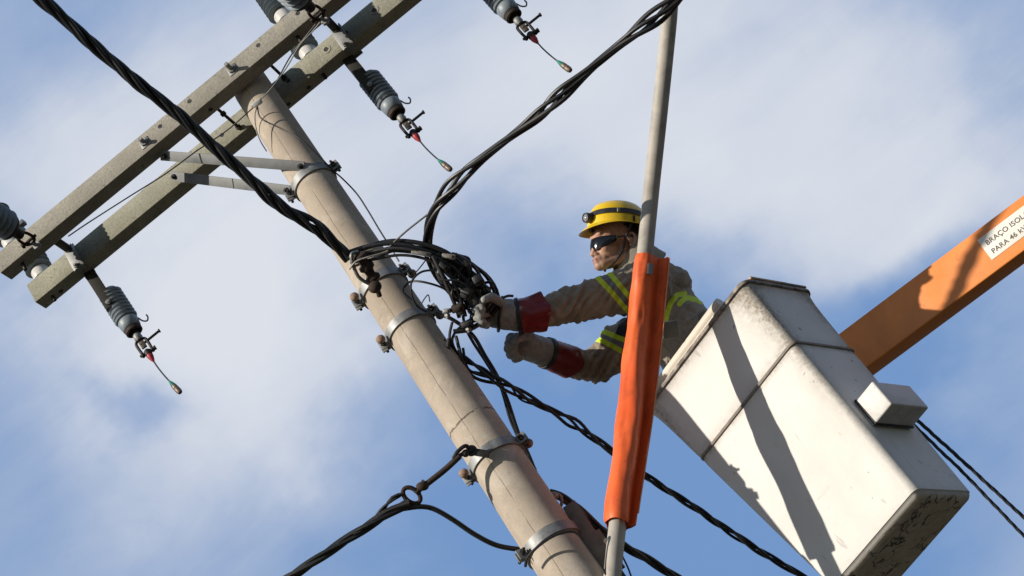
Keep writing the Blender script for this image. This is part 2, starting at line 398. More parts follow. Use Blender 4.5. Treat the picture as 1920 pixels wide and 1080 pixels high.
# ------------------------------------------------------------------ pole numbers shared below
P0 = V((-.4462, -.1656, -8.28))
def pole_at(t): return P0 + UP * t
def pole_r(t): return .1045 - .0075 * t
def pole_t(y):
    lo, hi = -4., 3.
    for _ in range(50):
        m = (lo + hi) / 2
        if proj(pole_at(m))[1] > y: lo = m
        else: hi = m
    return lo
vv = -ray(766, 612); WV = (vv - UP * vv.dot(UP)).normalized(); EV = UP.cross(WV)   # toward viewer, right
GROUND_T = -(P0.dot(UP)) - CAM.z      # along the pole, where the ground is
PB = pole_at(GROUND_T)
POLE_AX = (EV, -WV, UP)               # x right, y away, z up
SEAM = math.atan2(-math.sqrt(1 - .25 ** 2), -.25)
CRACK = pole_t(800) - GROUND_T
MT.update(
    pole=pole_mat(), arm=arm_mat('crossarm_concrete', (.95, .90, .87)), arm2=arm_mat('rear_crossarm_concrete', (1.0, .985, .88)), bucket=bucket_mat(),
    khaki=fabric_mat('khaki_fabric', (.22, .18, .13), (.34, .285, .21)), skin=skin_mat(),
    galv=simple('galvanised_steel', (.17, .175, .175), (.34, .345, .34), 22, .55, .45, .3),
    brace=simple('dull_brace_steel', (.12, .125, .125), (.23, .235, .235), 9, .65, .15, .3, .002),
    galvdark=simple('weathered_galvanised_steel', (.16, .165, .165), (.30, .30, .29), 28, .55, .5, .3),
    rust=simple('rusty_iron', (.022, .016, .013), (.07, .045, .032), 40, .8, .3, .5, .002),
    rustball=simple('rusty_bolt_head', (.16, .085, .055), (.38, .27, .20), 60, .75, .2, .5, .001),
    dark=simple('dark_forged_steel', (.018, .017, .017), (.05, .045, .042), 40, .6, .5, .4, .001),
    channel=simple('dark_painted_channel', (.02, .02, .017), (.045, .042, .035), 30, .75, .1, .3),
    silicone=simple('grey_silicone', (.17, .205, .235), (.25, .29, .32), 30, .45, 0, .15),
    porcelain=simple('pale_porcelain', (.50, .49, .46), (.66, .65, .62), 30, .35, 0, .1),
    red=simple('red_plastic', (.28, .012, .02), (.42, .02, .03), 30, .5), green=simple('green_plastic', (.0, .13, .09), (.01, .22, .15), 30, .5),
    lug=simple('tin_lug', (.10, .075, .055), (.26, .20, .15), 60, .5, .5),
    cable=cable_mat('black_cable', (.006, .006, .0065), (.018, .018, .02), .45), cable2=cable_mat('grey_black_cable', (.012, .012, .013), (.04, .039, .038), .52),
    bare=simple('bare_aluminium_wire', (.2, .19, .17), (.34, .33, .30), 50, .55, .6),
    pipe=simple('weathered_grey_pipe', (.33, .305, .265), (.50, .465, .41), 12, .7, .1, .3, .001, stretch=(1, 1, .5)),
    pad=simple('cream_liner', (.55, .50, .41), (.68, .63, .54), 14, .6, 0, .15),
    boom=simple('orange_boom_paint', (.82, .25, .05), (.88, .29, .065), 3, .38, 0, .08, .001),
    cover=simple('orange_vinyl', (.78, .112, .024), (.87, .155, .036), 4, .42, 0, .3, .003),
    yellow=simple('yellow_helmet_plastic', (.80, .52, .015), (.85, .58, .02), 6, .32, 0, .05),
    blackp=simple('black_plastic', (.012, .012, .013), (.03, .03, .032), 30, .5),
    lens=simple('dark_lens', (.006, .008, .012), (.010, .012, .018), 10, .08, 0, 0.0), hair=simple('dark_hair', (.01, .007, .006), (.03, .02, .016), 200, .6, 0, .5, .002),
    glove=simple('grey_work_leather', (.21, .215, .205), (.33, .335, .32), 24, .8, 0, .5, .003),
    redrub=simple('red_rubber', (.15, .008, .011), (.22, .012, .016), 24, .36, 0, .25, .002),
    patch=simple('grey_hook_tape', (.20, .21, .24), (.28, .29, .32), 160, .85, 0, .4, .001),
    plate=simple('cream_sign_plate', (.72, .68, .60), (.80, .76, .69), 12, .5), ink=simple('grey_lettering', (.10, .09, .08), (.16, .15, .14), 60, .7),
    rope=simple('dark_blue_rope', (.02, .025, .035), (.06, .065, .075), 160, .8, 0, .8, .002),
    trouser=simple('khaki_trouser', (.12, .10, .07), (.18, .15, .11), 14, .9), tape=simple('grey_tape', (.16, .15, .13), (.26, .25, .22), 40, .7),
    shadeband=simple('yellow_band', (.5, .65, .03), (.56, .72, .03), 30, .7),
)

dirty(MT['boom'], (.42, .13, .04), .45, 3, 26); dirty(MT['cover'], (.33, .05, .02), .7, 6, 40); dirty(MT['pipe'], (.16, .13, .10), .6, 6, 24); dirty(MT['yellow'], (.45, .32, .05), .35, 9, 60); dirty(MT['porcelain'], (.30, .27, .22), .5, 12, 50)
# ------------------------------------------------------------------ ground
def ground():
    m, nt, b = new_mat('grass_and_earth')
    c = ramp(nt, nz(nt, .35, 8, .65), [(.35, (.020, .022, .011)), (.6, (.036, .032, .02))])
    nt.links.new(c, b.inputs['Base Color']); b.inputs['Roughness'].default_value = .95; bump(nt, b, nz(nt, 12, 6, .7), .6, .05)
    me = bpy.data.meshes.new('ground'); n = 24; S = 1500
    vs = [(x / n * 2 * S - S, y / n * 2 * S - S, 0) for x in range(n + 1) for y in range(n + 1)]
    me.from_pydata(vs, [], [(x * (n + 1) + y, (x + 1) * (n + 1) + y, (x + 1) * (n + 1) + y + 1, x * (n + 1) + y + 1) for x in range(n) for y in range(n)])
    me.materials.append(m); o = bpy.data.objects.new('ground', me); COL.objects.link(o); tag(o, kind='structure')
ground()

# ------------------------------------------------------------------ utility pole
def make_pole():
    t = thing('utility_pole', 'tall round beige concrete utility pole standing behind the black cables', 'utility pole', PB, ax=POLE_AX)
    top = 1.80; prof = []
    n = 40
    for i in range(n + 1):
        h = (top - GROUND_T) * i / n; prof.append((pole_r(GROUND_T + h), h))
    prof.append((prof[-1][0] - .006, prof[-1][1] + .006))
    part('shaft', MB().lathe(PB, UP, prof, 72, hint=EV), MT['pole'], t)
    def band(y, ears, w=.042, mat='galv', thick=.008, tiltdir=None, nut='rustball', spacer=True):
        tt = pole_t(y); c = pole_at(tt); r = pole_r(tt) + .0015
        bp = part('pole_band', MB().lathe(c, UP, [(r, -w / 2), (r + thick, -w / 2), (r + thick, w / 2), (r, w / 2)], 64, hint=EV, closed=True), MT[mat], t)
        for ang in ears:
            a = math.radians(ang); rd = EV * math.cos(a) + WV * math.sin(a); tn = UP.cross(rd)
            eb = MB()
            for sgn in (-1, 1): eb.box(c + rd * (r + .022) + tn * .011 * sgn, (rd, tn, UP), (.024, .003, w / 2), .0015)
            part('band_lug', eb, MT['galvdark'], bp)
            bo = MB(); q = c + rd * (r + .026)
            bo.cyl(q - tn * .05, q + tn * .045, .0065, 12); bo.hexnut(q + tn * .018, tn, .013, .011); bo.hexnut(q - tn * .03, tn, .013, .011)
            part('bolt', bo, MT['dark'], bp)
            if spacer: part('bolt_head', MB().ell(q + tn * .058 * (1 if ang > 90 else 1), (rd, UP, tn), (.021, .021, .016)), MT[nut], bp)
        return c, r
    band(343, (8, 172), .042, spacer=False)
    band(541, (14, 176), .044, 'galv')
    band(618, (12, 178), .042, 'galv')
    band(862, (10, 182), .042, 'galv')
    band(1022, (150,), .045, 'galvdark', spacer=False); 
    return t
pole = make_pole()

# ------------------------------------------------------------------ crossarms
DA = V((.7783, .6217, .0879)).normalized(); NA = V((-.3969, .3788, .8361)); NA = (NA - DA * NA.dot(DA)).normalized()
UA = NA.cross(DA); UA = UA if UA.dot(UP) > 0 else -UA
FC = V((-1.3058, 1.01, -9.1088)); RC = V((-1.1818, .8894, -9.3536))
FH, RH, AW = .1125, .1255, .09
def arm_s(c, px, py):
    best = min((( (proj(c + DA * s)[0] - px) ** 2 + (proj(c + DA * s)[1] - py) ** 2), s) for s in [i * .004 - 1.7 for i in range(900)])
    return best[1]
def crossarm(c, h, L0, L1, label, mat, holes, bholes):
    a = c - DA * L0; b = c + DA * L1; mid = (a + b) / 2
    t = thing('crossarm', label, 'crossarm', mid, 'concrete crossarms on the pole', ax=(DA, -NA, UA))
    part('beam', MB().box(mid, (DA, NA, UA), ((L0 + L1) / 2, AW / 2, h / 2), .006, 2), MT[mat], t)
    fp = c + NA * (AW / 2)
    for (px, py, wash) in holes:
        q = onplane(px, py, fp, NA)
        if wash: part('washer', MB().lathe(q, NA, [(.024, -.004), (.024, .0025), (.013, .0032), (.013, -.004)], 28, closed=True), MT['galvdark' if wash > 1 else mat], t)
        part('bolt_hole', MB().lathe(q, NA, [(.0115, -.004), (.0115, .0012)], 16), MT['blackp'], t)
    bp = c - UA * (h / 2)
    for (px, py) in bholes:
        q = onplane(px, py, bp, UA); part('bolt_hole', MB().lathe(q, -UA, [(.0115, -.004), (.0115, .0012)], 16), MT['blackp'], t)
    return t
front_arm = crossarm(FC, FH, 1.476, 1.75, 'front concrete crossarm, the upper one, crossing before the pole top', 'arm', [(558, 25, 0), (484, 85, 0), (300, 237, 0), (355, 190, 0)], [(395, 205)])
rear_arm = crossarm(RC, RH, 1.503, 1.70, 'rear concrete crossarm with lichen tint, the lower one, passing behind the pole', 'arm2', [(612, 93, 1), (649, 62.5, 1), (702, 19.5, 1), (541, 152, 1), (416, 253, 0)], [(578.6, 164), (541, 195), (114, 546)])
def face_bolt(arm, c, h, px, py, ln=.05):
    q = onplane(px, py, c + NA * (AW / 2), NA)
    b = part('through_bolt', MB().cyl(q - NA * .01, q + NA * ln, .011, 14).hexnut(q + NA * .002, NA, .021, .013), MT['galvdark'], arm)
    part('square_washer', MB().box(q + NA * .0012, (DA, UA, NA), (.026, .026, .0025), .001), MT['galvdark'], b)
face_bolt(front_arm, FC, FH, 436, 131, .06); face_bolt(front_arm, FC, FH, 272, 268, .045)
# long bolts that squeeze the two arms against the pole
sp_ = arm_s(FC, 480, 150)
for du in (-.03, .03):
    tb = MB(); q = RC + DA * (arm_s(RC, 500, 200) + .16 * (1 if du > 0 else -1)); tb.cyl(q + UA * du + NA * .04, q + UA * du + NA * .26, .008, 10); tb.hexnut(q + UA * du + NA * .05, NA, .016, .012); tb.hexnut(q + UA * du + NA * .19, NA, .016, .012); part('spacer_bolt', tb, MT['dark'], rear_arm)


# flat braces down to the pole
def brace(pa, pb, label, wide=.048):
    mid = (pa + pb) / 2; t = thing('flat_brace', label, 'brace', pb, 'flat braces under the crossarms')
    vd = -ray(430, 320); z = (pb - pa).normalized(); n_ = (vd - z * vd.dot(z)).normalized(); n_ = (n_ * .8 + UP * -.35).normalized(); n_ = (n_ - z * n_.dot(z)).normalized()
    part('bar', MB().bar(pa, pb, wide, .006, n_), MT['brace'], t)
    for q in (pa + z * .03, pb - z * .02):
        part('bolt', MB().cyl(q - n_ * .02, q + n_ * .022, .007, 12).hexnut(q + n_ * .004, n_, .014, .01), MT['dark'], t)
bc = pole_at(pole_t(343)); br = pole_r(pole_t(343))
brace(onplane(300, 290, FC - UA * FH / 2, UA) + UA * -.006, bc + WV * (br + .012) + EV * .005 + UP * .02, 'flat steel brace from the underside of the front crossarm to the pole')
brace(onplane(322, 331, RC + NA * AW / 2, NA) + NA * .006, bc + WV * (br * .35) - EV * (br + .012) + UP * .01, 'flat steel brace from the face of the rear crossarm to the pole')

# ------------------------------------------------------------------ pin insulators standing on the arms
def insul_profile(n, r, rc, pitch, h0):
    p = []
    for i in range(n):
        h = h0 + i * pitch
        p += [(rc, h), (rc + .004, h + .002), (r * .96, h + pitch * .12), (r, h + pitch * .2), (r * .97, h + pitch * .3), (rc + .01, h + pitch * .62), (rc, h + pitch * .75)]
    return p
def make_pin():
    o = V((0, 0, 0)); t = thing('pin_insulator', 'x', 'insulator', o, 'insulators standing on the crossarms', ax=(V((1, 0, 0)), V((0, 1, 0)), V((0, 0, 1))))
    MATS[t.name] = Matrix.Identity(4)
    Z = V((0, 0, 1))
    part('base', MB().lathe(o, Z, [(.036, 0), (.044, .004), (.046, .05), (.040, .062), (.034, .064)], 28), MT['porcelain'], t, world_=False)
    part('shed_body', MB().lathe(o, Z, [(.030, .062)] + insul_profile(7, .068, .034, .030, .064) + [(.034, .278), (.026, .30), (.026, .32)], 32), MT['silicone'], t, world_=False, sharp=50)
    part('top_clamp', MB().lathe(o, Z, [(.030, .318), (.034, .322), (.034, .345), (.02, .352), (.02, .37)], 20).box(V((0, 0, .375)), (V((1, 0, 0)), V((0, 1, 0)), Z), (.05, .018, .012), .004), MT['galvdark'], t, world_=False)
    part('stud', MB().cyl(V((0, 0, -.16)), V((0, 0, .002)), .009, 12), MT['dark'], t, world_=False)
    return t
def mat_at(org, z, x=None):
    a, b, z = frame_of(z, x or DA); R = Matrix([RW @ a, RW @ b, RW @ z]).transposed()
    return Matrix.Translation(W(org)) @ R.to_4x4()
pin = make_pin()
pins = [(FC, FH, 532, 32, 'grey ribbed insulator standing on the front crossarm near the top edge of the photo'),
        (RC, RH, 575, 98, 'ribbed insulator with pale base standing on the rear crossarm just right of the pole top'),
        (FC, FH, 12, 446, 'grey ribbed insulator on the left end of the front crossarm, cut by the photo edge'),
        (RC, RH, 66, 504, 'insulator with pale base standing on the left end of the rear crossarm')]
for i, (c, h, px, py, lab) in enumerate(pins):
    top = c + UA * (h / 2); s = arm_s(top, px, py); q = top + DA * s
    M = mat_at(q + UA * .0015, UA)
    o = pin if i == 0 else copy_tree(pin, None, M)
    o.matrix_world = M; o['label'] = lab

# ------------------------------------------------------------------ hanging dead-end strings
# local frame: z runs down the string, x across
def make_string():
    X, Y, Z = V((1, 0, 0)), V((0, 1, 0)), V((0, 0, 1)); o = V((0, 0, 0))
    t = thing('hanging_insulator', 'x', 'insulator', o, 'grey insulators hanging below the crossarms', ax=(X, Y, Z)); MATS[t.name] = Matrix.Identity(4)
    k = dict(world_=False)
    f = MB()     # dark channel from which it hangs
    f.box(V((-.006, 0, .10)), (X, Y, Z), (.027, .0035, .15), .0015); 
    for s in (-1, 1): f.box(V((-.006 + s * .025, .016, .10)), (X, Y, Z), (.0035, .014, .15), .0015)
    part('hanger_channel', f, MT['channel'], t, **k)
    part('hanger_bolt', MB().cyl(V((-.006, -.02, .225)), V((-.006, .05, .225)), .008, 12).hexnut(V((-.006, -.016, .225)), Y, .015, .011), MT['galv'], t, **k)
    off = V((.022, .052, .12)); A = Z
    bd = MB().lathe(off, A, [(.022, 0), (.044, .012), (.05, .03)] + insul_profile(8, .060, .046, .0235, .03) + [(.052, .222), (.050, .245), (.046, .27), (.040, .274)], 36)
    part('shed_body', bd, MT['silicone'], t, sharp=50, **k)
    c0 = off + Z * .272
    part('end_cap', MB().lathe(c0, Z, [(.038, 0), (.043, .004), (.043, .022), (.036, .028), (.034, .014), (.017, .010), (.015, .045), (.0, .047)], 28), MT['rust'], t, **k)
    hk = [off + V((.05, 0, .235)), off + V((.062, .004, .262)), off + V((.080, .004, .275)), off + V((.092, .0, .262)), off + V((.092, 0, .245))]
    part('arcing_hook', MB().tube(crom(hk, 5), .004, 8), MT['galvdark'], t, **k)
    c1 = c0 + Z * .045
    part('ball_socket', MB().lathe(c1, Z, [(.012, -.01), (.020, 0), (.022, .02), (.015, .034), (.0, .036)], 18), MT['galvdark'], t, **k)
    c2 = c1 + Z * .03
    cl = MB()
    for s in (-1, 1): cl.tube(crom([c2 + X * s * .008, c2 + X * s * .026 + Z * .014, c2 + X * s * .028 + Z * .05, c2 + X * s * .026 + Z * .088], 5), .0075, 8)
    for s in (-1, 1): cl.ell(c2 + X * s * .027 + Z * .09, (X, Y, Z), (.011, .014, .013), 14, 8)
    cl.ell(c2 + Z * .002, (X, Y, Z), (.018, .014, .012), 14, 8)
    part('clevis', cl, MT['dark'], t, **k)
    pn = MB().cyl(c2 - X * .012 + Z * .035, c2 + X * .105 + Z * .018, .0065, 12); pn.hexnut(c2 + X * .098 + Z * .0185, X, .011, .008)
    part('clevis_pin', pn, MT['dark'], t, **k)
    part('clevis_tongue', MB().box(c2 + Z * .036, (X, Y, Z), (.014, .006, .022), .003), MT['lug'], t, **k)
    part('cross_bolt', MB().cyl(c2 - X * .042 + Z * .088, c2 + X * .044 + Z * .088, .007, 10).hexnut(c2 + X * .036 + Z * .088, X, .013, .01), MT['dark'], t, **k)
    c3 = c2 + Z * .092
    part('socket_eye', MB().lathe(c3 - Z * .018, Z, [(.012, 0), (.019, .008), (.018, .03), (.012, .036)], 16), MT['dark'], t, **k)
    part('red_boot', MB().lathe(c3 + Z * .012, Z, [(.015, 0), (.0165, .006), (.015, .02), (.009, .038), (.004, .05)], 16), MT['red'], t, **k)
    c4 = c3 + Z * .055; c5 = c4 + V((.012, -.006, .155))
    part('rod', MB().tube(crom([c4 - Z * .006, c4 + V((.001, 0, .05)), c4 + V((.006, -.003, .11)), c5], 5), .0038, 8), MT['dark'], t, **k)
    g = (V((.03, -.02, .2))).normalized()
    part('green_sleeve', MB().lathe(c5 - g * .008, g, [(.004, 0), (.010, .025), (.0135, .042), (.0125, .044)], 16), MT['green'], t, **k)
    part('tip_lug', MB().lathe(c5 + g * .034, g, [(.0125, 0), (.014, .006), (.014, .020), (.0125, .022), (.0145, .025), (.0145, .046), (.011, .056), (.0, .058)], 16), MT['lug'], t, **k)
    return t
SD = V((.545, -.682, .487)).normalized()
hang = make_string()
hangs = [((168, 508), 0, 'grey hanging insulator with red and green tail under the left end of the crossarms'),
         ((652, 104), 0, 'grey hanging insulator with red and green tail right of the pole top'),
         ((866, -76), 0, 'grey hanging insulator at the top edge of the photo, its upper end cut off')]
for i, ((px, py), dz, lab) in enumerate(hangs):
    q = P(px, py, 9.33 - .10 * i)
    s = arm_s(RC, px, py); z_ = -(RC + DA * s).z; q = P(px, py, z_ - .01)
    a, b, z = frame_of(SD, V((.7, .55, -.2)))
    R = Matrix([RW @ a, RW @ -b, RW @ z]); 
    yv = b if b.z < 0 else -b      # y points away from the viewer
    R = Matrix([RW @ a, RW @ yv, RW @ z]).transposed()
    M = Matrix.Translation(W(q)) @ R.to_4x4()
    o = hang if i == 0 else copy_tree(hang, None, M)
    o.matrix_world = M; o['label'] = lab

# galvanised clamp plates on the rear arm, with a long arm bridging to the front arm
def clamp(px0, py0, px1, py1, label, w=.062):
    t = thing('crossarm_clamp', label, 'clamp', onplane(px1, py1, RC + NA * AW / 2, NA), 'clamp plates on the rear crossarm')
    a = onplane(px0, py0, RC + NA * AW / 2, NA); b = onplane(px1, py1, RC + NA * AW / 2, NA)
    s = ((a + b) / 2 - RC).dot(DA); mid = RC + DA * s + NA * (AW / 2)
    H = RH / 2 + .012
    part('clamp_plate', MB().box(mid + NA * .004, (DA, UA, NA), (w / 2, H, .004), .002), MT['galv'], t)
    part('flange', MB().box(mid + NA * .022 + DA * (w / 2 - .003), (DA, UA, NA), (.003, H * .72, .018), .0015), MT['galv'], t)
    part('bottom_tab', MB().box(mid - UA * (RH / 2 + .006) - NA * .02, (DA, UA, NA), (w / 2 * .8, .004, .03), .0015), MT['galv'], t)
    for k in (-1, 1):
        q = mid + UA * (H - .018) * k - DA * .006
        part('bolt', MB().cyl(q, q + NA * .03, .0075, 12).hexnut(q + NA * .008, NA, .014, .011), MT['galvdark'], t)
    # strap bridging to the front arm over the gap
    f0 = mid + UA * (RH / 2 - .02) + NA * .004
    part('tie_strap', MB().box(f0 + NA * .13 + UA * .012, (DA, UA, NA), (.02, .006, .14), .0015), MT['channel'], t)
    part('rear_tie_bar', MB().box(mid - NA * (AW + .004), (DA, UA, NA), (w / 2, H, .004), .002), MT['galvdark'], t)
    return t
clamp(126, 462, 158, 515, 'galvanised clamp plate on the left end of the rear crossarm')
clamp(636, 62, 668, 108, 'galvanised clamp plate on the rear crossarm right of the pole')

# front strain hardware (string pointing back over the viewer's head)
def front_string(px, py, label, dirv):
    q = onplane(px, py, FC + NA * AW / 2, NA)
    t = thing('strain_insulator', label, 'insulator', q, 'strain insulators on the front crossarm')
    a, b, z = frame_of(dirv, UP)
    part('eye_bolt', MB().tube(crom([q - NA * .01, q + z * .03 + NA * .01, q + z * .05], 4), .010, 10).hexnut(q + NA * .003, NA, .022, .014), MT['galv'], t)
    sh = MB(); c = q + z * .06
    for s in (-1, 1): sh.tube(crom([c - z * .02 + b * s * .006, c + b * s * .026 + z * .0, c + b * s * .026 + z * .05, c + b * s * .012 + z * .075], 5), .0075, 10)
    sh.cyl(c + b * .042 + z * .005, c - b * .042 + z * .005, .008, 12); sh.hexnut(c + b * .034 + z * .005, b, .014, .011)
    part('shackle', sh, MT['rust'], t)
    part('ball_socket', MB().lathe(c + z * .06, z, [(.018, 0), (.026, .008), (.026, .04), (.015, .055)], 20), MT['dark'], t)
    part('ball_pin', MB().lathe(c + z * .11, z, [(.02, 0), (.024, .006), (.024, .03), (.018, .034)], 20), MT['porcelain'], t)
    part('end_cap', MB().lathe(c + z * .14, z, [(.018, 0), (.02, .004), (.040, .010), (.062, .004), (.066, .012), (.066, .03), (.05, .036)], 32), MT['dark'], t)
    part('shed_body', MB().lathe(c + z * .17, z, [(.05, 0)] + insul_profile(8, .078, .045, .034, .0) + [(.04, .28)], 32), MT['silicone'], t, sharp=50)
    return t
front_string(72, 462, 'dark capped strain insulator before the left end of the front crossarm', (NA * 1. + UP * .08 - DA * .05))
front_string(612, 42, 'dark shackled strain insulator at the top edge before the front crossarm', (NA * 1. + UP * .08 - DA * .05))

# ------------------------------------------------------------------ aerial bucket
BO = V((.9883, -.0043, -8.0013))
BX = V((.5213, .7491, .4088)).normalized(); BY = V((.6995, -.1007, -.7075)); BY = (BY - BX * BY.dot(BX)).normalized(); BZ = BX.cross(BY)
if BZ.dot(UP) < 0: BZ = -BZ
BO = BO + BZ * .045
BWX, BWY, BHT, ZR = .69, .455, 1.222, -.363
def rrect(z, off, tap=0.0, r=.034, n=8, m=14):
    k = tap * (-z / BHT); x0, x1, y0, y1 = -BWX - .045 - .13 * z * (1 if z < 0 else 0) - off, off - k, -off + k, BWY + off - k
    r = max(r + off, .004); pts = []
    for (cx, cy, a0) in ((x1 - r, y0 + r, -90), (x1 - r, y1 - r, 0), (x0 + r, y1 - r, 90), (x0 + r, y0 + r, 180)):
        for i in range(n + 1):
            a = math.radians(a0 + 90 * i / n); pts.append((cx + r * math.cos(a), cy + r * math.sin(a)))
    out = []
    for i in range(len(pts)):
        a = pts[i]; b = pts[(i + 1) % len(pts)]; d = math.hypot(b[0] - a[0], b[1] - a[1]); c = m if d > .1 else 1
        for j in range(c): out.append((a[0] + (b[0] - a[0]) * j / c, a[1] + (b[1] - a[1]) * j / c, z))
    return out
def BL(x, y, z): return BO + BX * x + BY * y + BZ * z
def make_bucket():
    org = BL(-BWX / 2, BWY / 2, -BHT)
    t = thing('aerial_bucket', 'open white fibreglass work bucket with grimy edges, hung on the orange boom', 'bucket', org, ax=(BX, BY, BZ))
    mb = MB(); lev = []
    zs = [-.012 - .016 * i for i in range(6)]; z = zs[-1]
    while z > -BHT + .05: z -= .028; zs.append(z)
    T = .022
    def off(z): return .016 * math.exp(z / .05) - .003 * math.exp(-((z - ZR) / .02) ** 2)
    for z in zs: lev.append(rrect(z, off(z), T))
    for i in range(1, 6):
        a = math.pi / 2 * i / 5; lev.append(rrect(-BHT + .05 - .04 * math.sin(a) + .0, -.045 * (1 - math.cos(a)), T))
    nb = len(lev)
    lev.append(rrect(-BHT + .012, -.075, T)); lev.append(rrect(-BHT + .014, -.13, T)); 
    ng = len(lev[0])
    vs = [BL(*p) for l in lev for p in l]
    fs = [(i * ng + k, i * ng + (k + 1) % ng, (i + 1) * ng + (k + 1) % ng, (i + 1) * ng + k) for i in range(len(lev) - 1) for k in range(ng)]
    fs.append(tuple((len(lev) - 1) * ng + k for k in range(ng)))
    # inside wall
    o = len(vs); inn = [rrect(-.012, -.004, T)] + [rrect(-.012 - (BHT - .05) * i / 8, -.012, T) for i in range(9)]
    vs += [BL(*p) for l in inn for p in l]
    fs += [(o + i * ng + k, o + (i + 1) * ng + k, o + (i + 1) * ng + (k + 1) % ng, o + i * ng + (k + 1) % ng) for i in range(len(inn) - 1) for k in range(ng)]
    fs.append(tuple(o + (len(inn) - 1) * ng + k for k in range(ng)))
    fs += [(k, o + k, o + (k + 1) % ng, (k + 1) % ng) for k in range(ng)]
    mb.add(vs, fs)
    ob = part('shell', mb, MT['bucket'], t, sharp=60)
    gr = []; un = []
    for i, l in enumerate(lev):
        for (x, y, z) in l:
            dx = min(abs(x), abs(x + BWX)); dy = min(abs(y), abs(BWY - y)); c = max(dx, dy)   # distance to the nearest upright corner
            g = 1.0 * math.exp(-c / .020) * (1.0 if abs(x) < .3 else .6) + 1.1 * math.exp(z / .020) + .7 * math.exp(-abs(z - ZR) / .012) + .45 * math.exp(-(z + BHT) / .03)
            if abs(x) < .2: g += 1.9 * math.exp(-c / .05) * math.exp(z / .28)
            gr.append(g); un.append(1. if (i >= nb - 3) else 0.)
    gr += [.15] * (len(inn) * ng); un += [0.] * (len(inn) * ng)
    set_attr(ob.data, 'grime', gr); set_attr(ob.data, 'under', un)
    # rolled rim and moulded rib
    rim = MB(); R0 = [(.016, .002), (.021, -.001), (.023, -.007), (.021, -.014), (.015, -.017), (.010, -.014), (-.006, -.010), (-.010, .002), (-.006, .008), (.004, .009), (.012, .007)]
    ring = [rrect(z, o_) for (o_, z) in R0]; vs = [BL(*p) for l in ring for p in l]; n = len(ring)
    rim.add(vs, [(i * ng + k, i * ng + (k + 1) % ng, ((i + 1) % n) * ng + (k + 1) % ng, ((i + 1) % n) * ng + k) for i in range(n) for k in range(ng)])
    part('rim', rim, simple('worn_rim_paint', (.10, .082, .065), (.42, .38, .33), 24, .7, 0, .5, .003, lo=.4, hi=.66), t)
    rib = MB(); R1 = [(-.004, ZR + .008), (.004, ZR + .006), (.0055, ZR), (.004, ZR - .006), (-.004, ZR - .008)]
    ring = [rrect(z, o_ , 0) for (o_, z) in R1]
    kk = .022 * (-ZR / BHT); ring = [rrect(z, o_ - kk) for (o_, z) in R1]; vs = [BL(*p) for l in ring for p in l]; n = len(ring)
    rib.add(vs, [(i * ng + k, i * ng + (k + 1) % ng, ((i + 1) % n) * ng + (k + 1) % ng, ((i + 1) % n) * ng + k) for i in range(n) for k in range(ng)])
    part('rib', rib, simple('grimy_rib', (.15, .13, .108), (.30, .265, .225), 24, .8, 0, .4, .002), t)
    # padded liner edge and tan board
    pd = [BL(-.71, .030, .040), BL(-.5, .028, .040), BL(-.3, .026, .041), BL(-.150, .024, .042)]
    part('liner_pad', MB().tube(crom(pd, 6), .027, 20), MT['pad'], t)
    part('liner_lip', MB().tube(crom([BL(-.68, .012, .012), BL(-.4, .01, .013), BL(-.15, .008, .013)], 6), .010, 10), MT['pad'], t)
    part('edge_board', MB().box(BL(.012, .17, .012), (BX, BY, BZ), (.012, .13, .006), .003), simple('tan_board', (.40, .25, .15), (.55, .38, .26), 20, .7), t)
    part('edge_strip', MB().box(BL(.014, .34, .008), (BX, BY, BZ), (.012, .09, .005), .003), simple('dull_edge_strip', (.20, .18, .15), (.30, .27, .23), 20, .7), t)
    # foot step box on the shaded side
    fx = .0
    A = onplane(1603, 753, BL(-.006, 0, 0), BX); la = A - BO; y0, z0 = la.dot(BY), la.dot(BZ)
    cx, hx = .052, .062; hz = .066; hy = .135
    part('step_box', MB().box(BL(cx - .006, y0 + hy, z0 - hz), (BX, BY, BZ), (hx, hy, hz), .008, 3), dirty(simple('step_white_paint', (.54, .52, .49), (.66, .64, .61), 12, .5, 0, .2, .002), (.28, .25, .21), .6, 9, 45), t)
    part('step_gasket', MB().box(BL(-.002, y0 + hy, z0 - hz), (BX, BY, BZ), (.006, hy + .004, hz + .004), .002), MT['blackp'], t)
    return t
make_bucket()

